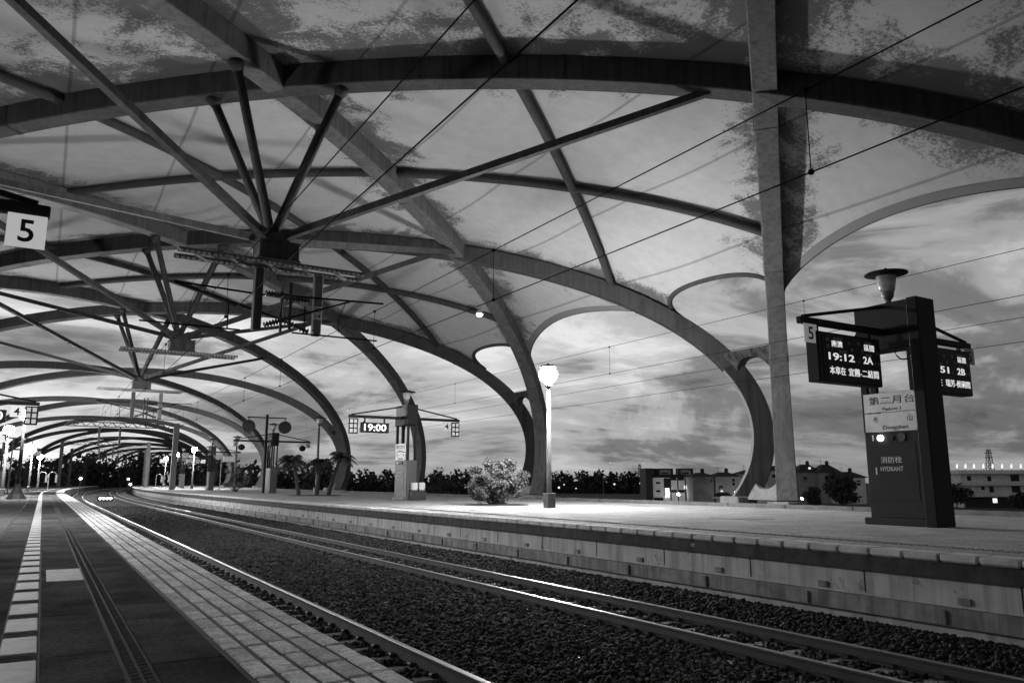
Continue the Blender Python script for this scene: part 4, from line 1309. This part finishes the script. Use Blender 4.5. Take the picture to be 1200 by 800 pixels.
# awning
p, s = site(852, 225)
t = thing('awning', p, 'long pale awning in front of the grey houses', 'awning', None, RZV)
MB().box(-16 * s, 16 * s, 0, 3, 2.3, 2.7).build('canopy_sheet', M_BWHITE, t, local=True)
for k in range(5): MB().box((-15.5 + 7.7 * k) * s, (-15.5 + 7.7 * k) * s + .15, 0, .15, 0, 2.3).build('post', M_BDARK, t, local=True)
# long white building on the right
t, s, hz = block('long_building', 1170, 215, 'long white two storey building with a lit roof edge at the right')
X = lambda px: (px - 1170) * s
MB().box(X(1131), X(1290), 2, 14, 0, hz(552.6)).build('wall', M_BWHITE, t, local=True)
MB().box(X(1124), X(1292), 0, 15, hz(552.5), hz(548)).build('roof', M_BWHITE, t, local=True)
MB().box(X(1124), X(1292), .3, 2, hz(566), hz(561.5)).build('balcony_band', M_BWHITE, t, local=True)
MB().box(X(1135), X(1292), .3, 2, hz(579), hz(574.5)).build('balcony_band', M_BWHITE, t, local=True)
for a, b, c, d in ((1138.5, 1143, 555, 560.5), (1162.5, 1167, 555, 561), (1190, 1200, 553.5, 561), (1154, 1158, 567, 571), (1163.5, 1168.5, 567, 574), (1190, 1200, 566.5, 574), (1215, 1220, 555, 561), (1215, 1220, 567, 574)):
    MB().box(X(a), X(b), 1.93, 2, hz(d), hz(c)).build('window', M_WIN, t, local=True)
MB().box(X(1133), X(1290), 1.94, 2.0, 0, hz(579.5)).build('ground_floor', M_BDARK, t, local=True)
MB().box(X(1166), X(1171), 1.85, 1.94, hz(586), hz(581)).build('lit_window', M_LIT, t, local=True)
# roof lights
ps, ss = site(1170, 213)
for i, px in enumerate((1103, 1113.5, 1123, 1133, 1143, 1154, 1165, 1176, 1187, 1198)):
    base = ps + CR.normalized() * ((px - 1170) * ss); base.z = -6 + 7.15 + (561.5 - (548 if px > 1122 else 549)) * ss
    o = thing('roof_lamp', base, 'small bright lamp in the row along the white building roof edge', 'lamp', 'roof edge lamps')
    MB().tube([(0, 0, -.2), (0, 0, .5)], .05, 5).build('lamp_stem', M_BDARK, o, local=True)
    MB().tube([(0, 0, .45), (.1, 0, .8), (.25, 0, 1.6)], [.12, .26, .1], 6).build('lamp_head', M_LIT, o, local=True)
# stray lights of the far side
for i, (px, py, d, lb) in enumerate(((655, 571, 400, 'bright street light at the near edge of the dark field'), (661, 567.5, 450, 'small street light above the bright one'), (675, 572, 430, 'small light at the foot of the wooded strip'), (720, 567, 450, 'small light before the woods left of the modern block'), (750, 566, 440, 'street light just left of the modern block'), (715, 542.5, 700, 'tiny aircraft warning light above the woods'))):
    p = at_depth(px, py, d)
    t = thing('street_light', (p.x, p.y, -6), lb, 'street light', 'far street lights')
    MB().tube([(p.x, p.y, -6), (p.x, p.y, p.z - .3)], .10, 5).build('pole', M_BDARK, t)
    r = .55 if i in (0, 3) else .35
    MB().lathe((p.x, p.y, p.z - r), [(.1, 0), (r, r * .8), (r, r * 1.2), (.1, r * 2)], 8).build('lamp_head', M_LIT, t)
for px, py, d, lb in ((795, 579, 244, 'added lamp lighting the front of the modern white and black block'), (862, 577, 232, 'added lamp lighting the front of the second grey house'), (940, 584, 240, 'added lamp behind the tall pillar, lighting the houses')):  # extra lamps put in to brighten the house fronts
    p = at_depth(px, py, d)
    t = thing('street_light', (p.x, p.y, -6), lb, 'street light', 'far street lights')
    MB().tube([(p.x, p.y, -6), (p.x, p.y, p.z - .3)], .10, 5).build('pole', M_BDARK, t)
    MB().lathe((p.x, p.y, p.z - .3), [(.1, 0), (.35, .2), (.35, .5), (.1, .7)], 8).build('lamp_head', M_LAMPB, t)
# far pole on the field and lattice pylons
t = thing('utility_pole', tuple(site(707, 300)[0]), 'thin pole standing in the dark field', 'pole')
q = site(707, 300)[0]; MB().tube([q, q + Vector((0, 0, 9))], [.14, .09], 6).bar(q + Vector((-.8, 0, 8.5)), q + Vector((.8, 0, 8.5)), .1).build('pole_shaft', M_BGREY, t)
def pylon(px, ytop, depth, label):
    p, s = site(px, depth)
    H = 7.15 + (561.5 - ytop) * s; t = thing('pylon', p, label, 'pylon', 'far lattice pylons', RZV)
    mb = MB(); w0, w1 = H * .10, H * .03; n = 8
    for i in range(n):
        z0, z1 = H * i / n, H * (i + 1) / n; a0, a1 = w0 + (w1 - w0) * i / n, w0 + (w1 - w0) * (i + 1) / n
        for sx, sy in ((-1, -1), (1, -1), (1, 1), (-1, 1)):
            mb.bar((sx * a0, sy * a0, z0), (sx * a1, sy * a1, z1), .45)
        for sy in (-1, 1):
            mb.bar((-a0, sy * a0, z0), (a1, sy * a1, z1), .3); mb.bar((a0, sy * a0, z0), (-a1, sy * a1, z1), .3)
    mb.build('lattice', M_BGREY, t, local=True)
    for zf in (.80, .90): MB().bar((-H * .10, 0, H * zf), (H * .10, 0, H * zf), .5).build('cross_arm', M_BGREY, t, local=True)
pylon(1162, 524, 700, 'lattice pylon behind the long white building'); pylon(750, 541, 1000, 'distant lattice pylon above the woods'); pylon(697, 550, 1200, 'faint smallest pylon above the woods left of the field pole')

# ------------------------------------------------------------------ near platform far end: sign boxes, a person at the left edge
t = thing('hanging_sign', cv((-1.6, 88, 3.6)), 'small white hanging sign box beyond the lit black lamp post', 'sign')
b = cv((-1.6, 88, 0)); MB().box(b.x - .55, b.x + .55, 87.9, 88.1, 4.0, 4.75, .03).build('sign_box', M_PLATEW, t)
MB().box(b.x - 1.9, b.x + .7, 87.95, 88.05, 5.2, 5.3).box(b.x - 1.25, b.x - 1.13, 87.95, 88.05, 0, 5.3).build('sign_post', M_BLACK, t); MB().tube([(b.x - .4, 88, 4.75), (b.x - .4, 88, 5.2)], .03, 5).tube([(b.x + .4, 88, 4.75), (b.x + .4, 88, 5.2)], .03, 5).build('sign_hanger', M_BLACK, t)
t = thing('hanging_sign', cv((17.0, 92, 3.4)), 'small bright sign box on the far lamp post of the island', 'sign')
b = cv((17.9, 92, 0)); MB().box(b.x - .7, b.x + .7, 91.9, 92.1, 3.35, 3.95, .03).build('sign_box', M_PLATEW, t); MB().tube([(b.x - 1.0, 92, 4.0), (b.x + .75, 92, 4.0)], .04, 6).tube([(b.x - .9, 92, 0.1), (b.x - .9, 92, 4.05)], .05, 6).build('sign_post', M_GALV, t)
for (xx, yy, lb) in ((-2.2, 140, 'white stairway frame by the far lit lamps on the near platform'), (15.6, 168, 'white arched shelter frame at the far end of the island platform')):
    b = cv((xx, yy, 0)); t = thing('shelter_frame', b, lb, 'shelter frame')
    for dx in (0, 1.3):
        MB().tube([(b.x + dx, yy, 0), (b.x + dx, yy, 2.3), (b.x + dx + .3, yy, 2.6), (b.x + dx + .7, yy, 2.6), (b.x + dx + 1.0, yy, 2.3)], .07, 8).build('bent_pole', M_GALV, t)
        MB().box(b.x + dx + .85, b.x + dx + 1.15, yy - .06, yy + .06, 1.0, 2.2).build('hanging_panel', M_GALV, t)

def person(p, label, heading=0.0):
    p = Vector(p)
    J = {'pelvis': (0, 0, .93), 'waist': (0, .01, 1.08), 'chest': (0, 0, 1.30), 'neck': (0, .01, 1.47), 'head0': (0, .02, 1.56), 'head1': (0, .03, 1.68),
         'lh': (-.10, 0, .90), 'lk': (-.11, .10, .50), 'la': (-.11, -.08, .09), 'lt': (-.11, .10, .04),
         'rh': (.10, 0, .90), 'rk': (.11, .06, .49), 'ra': (.11, .16, .09), 'rt': (.11, .34, .05),
         'ls': (-.19, 0, 1.40), 'le': (-.25, -.08, 1.13), 'lw': (-.25, .05, .90), 'lf': (-.25, .09, .80),
         'rs': (.19, 0, 1.40), 're': (.25, .05, 1.13), 'rw': (.25, .20, .93), 'rf': (.25, .25, .84)}
    R = {'pelvis': .14, 'waist': .13, 'chest': .155, 'neck': .06, 'head0': .085, 'head1': .095, 'lh': .10, 'lk': .065, 'la': .045, 'lt': .04, 'rh': .10, 'rk': .065, 'ra': .045, 'rt': .04,
         'ls': .065, 'le': .048, 'lw': .035, 'lf': .035, 'rs': .065, 're': .048, 'rw': .035, 'rf': .035}
    E = [('pelvis', 'waist'), ('waist', 'chest'), ('chest', 'neck'), ('neck', 'head0'), ('head0', 'head1'), ('pelvis', 'lh'), ('lh', 'lk'), ('lk', 'la'), ('la', 'lt'), ('pelvis', 'rh'), ('rh', 'rk'), ('rk', 'ra'), ('ra', 'rt'),
         ('chest', 'ls'), ('ls', 'le'), ('le', 'lw'), ('lw', 'lf'), ('chest', 'rs'), ('rs', 're'), ('re', 'rw'), ('rw', 'rf')]
    ks = list(J)
    me = bpy.data.meshes.new('body'); me.from_pydata([J[k] for k in ks], [(ks.index(a), ks.index(b)) for a, b in E], [])
    o = bpy.data.objects.new('body', me); C.objects.link(o)
    o.modifiers.new('skin', 'SKIN'); sv = me.skin_vertices[0].data
    for i, k in enumerate(ks): sv[i].radius = (R[k], R[k])
    sv[0].use_root = True
    o.modifiers.new('sub', 'SUBSURF').levels = 2; o.modifiers['sub'].render_levels = 2
    bpy.context.view_layer.update()
    me2 = bpy.data.meshes.new_from_object(o.evaluated_get(bpy.context.evaluated_depsgraph_get()))
    bpy.data.objects.remove(o)
    t = thing('person', p, label, 'person', None, heading)
    me2.materials.clear(); me2.materials.append(M_CLOTH)
    b = bpy.data.objects.new('body', me2); C.objects.link(b); b.parent = t
    MB().lathe((0, .02, 1.58), [(.09, 0), (.108, .06), (.09, .13), (.03, .165)], 12).build('hair', M_INK, t, local=True, smooth=True)
person(cv((-3.05, 66, 0)), 'person in dark clothes walking at the left edge of the near platform', .4)
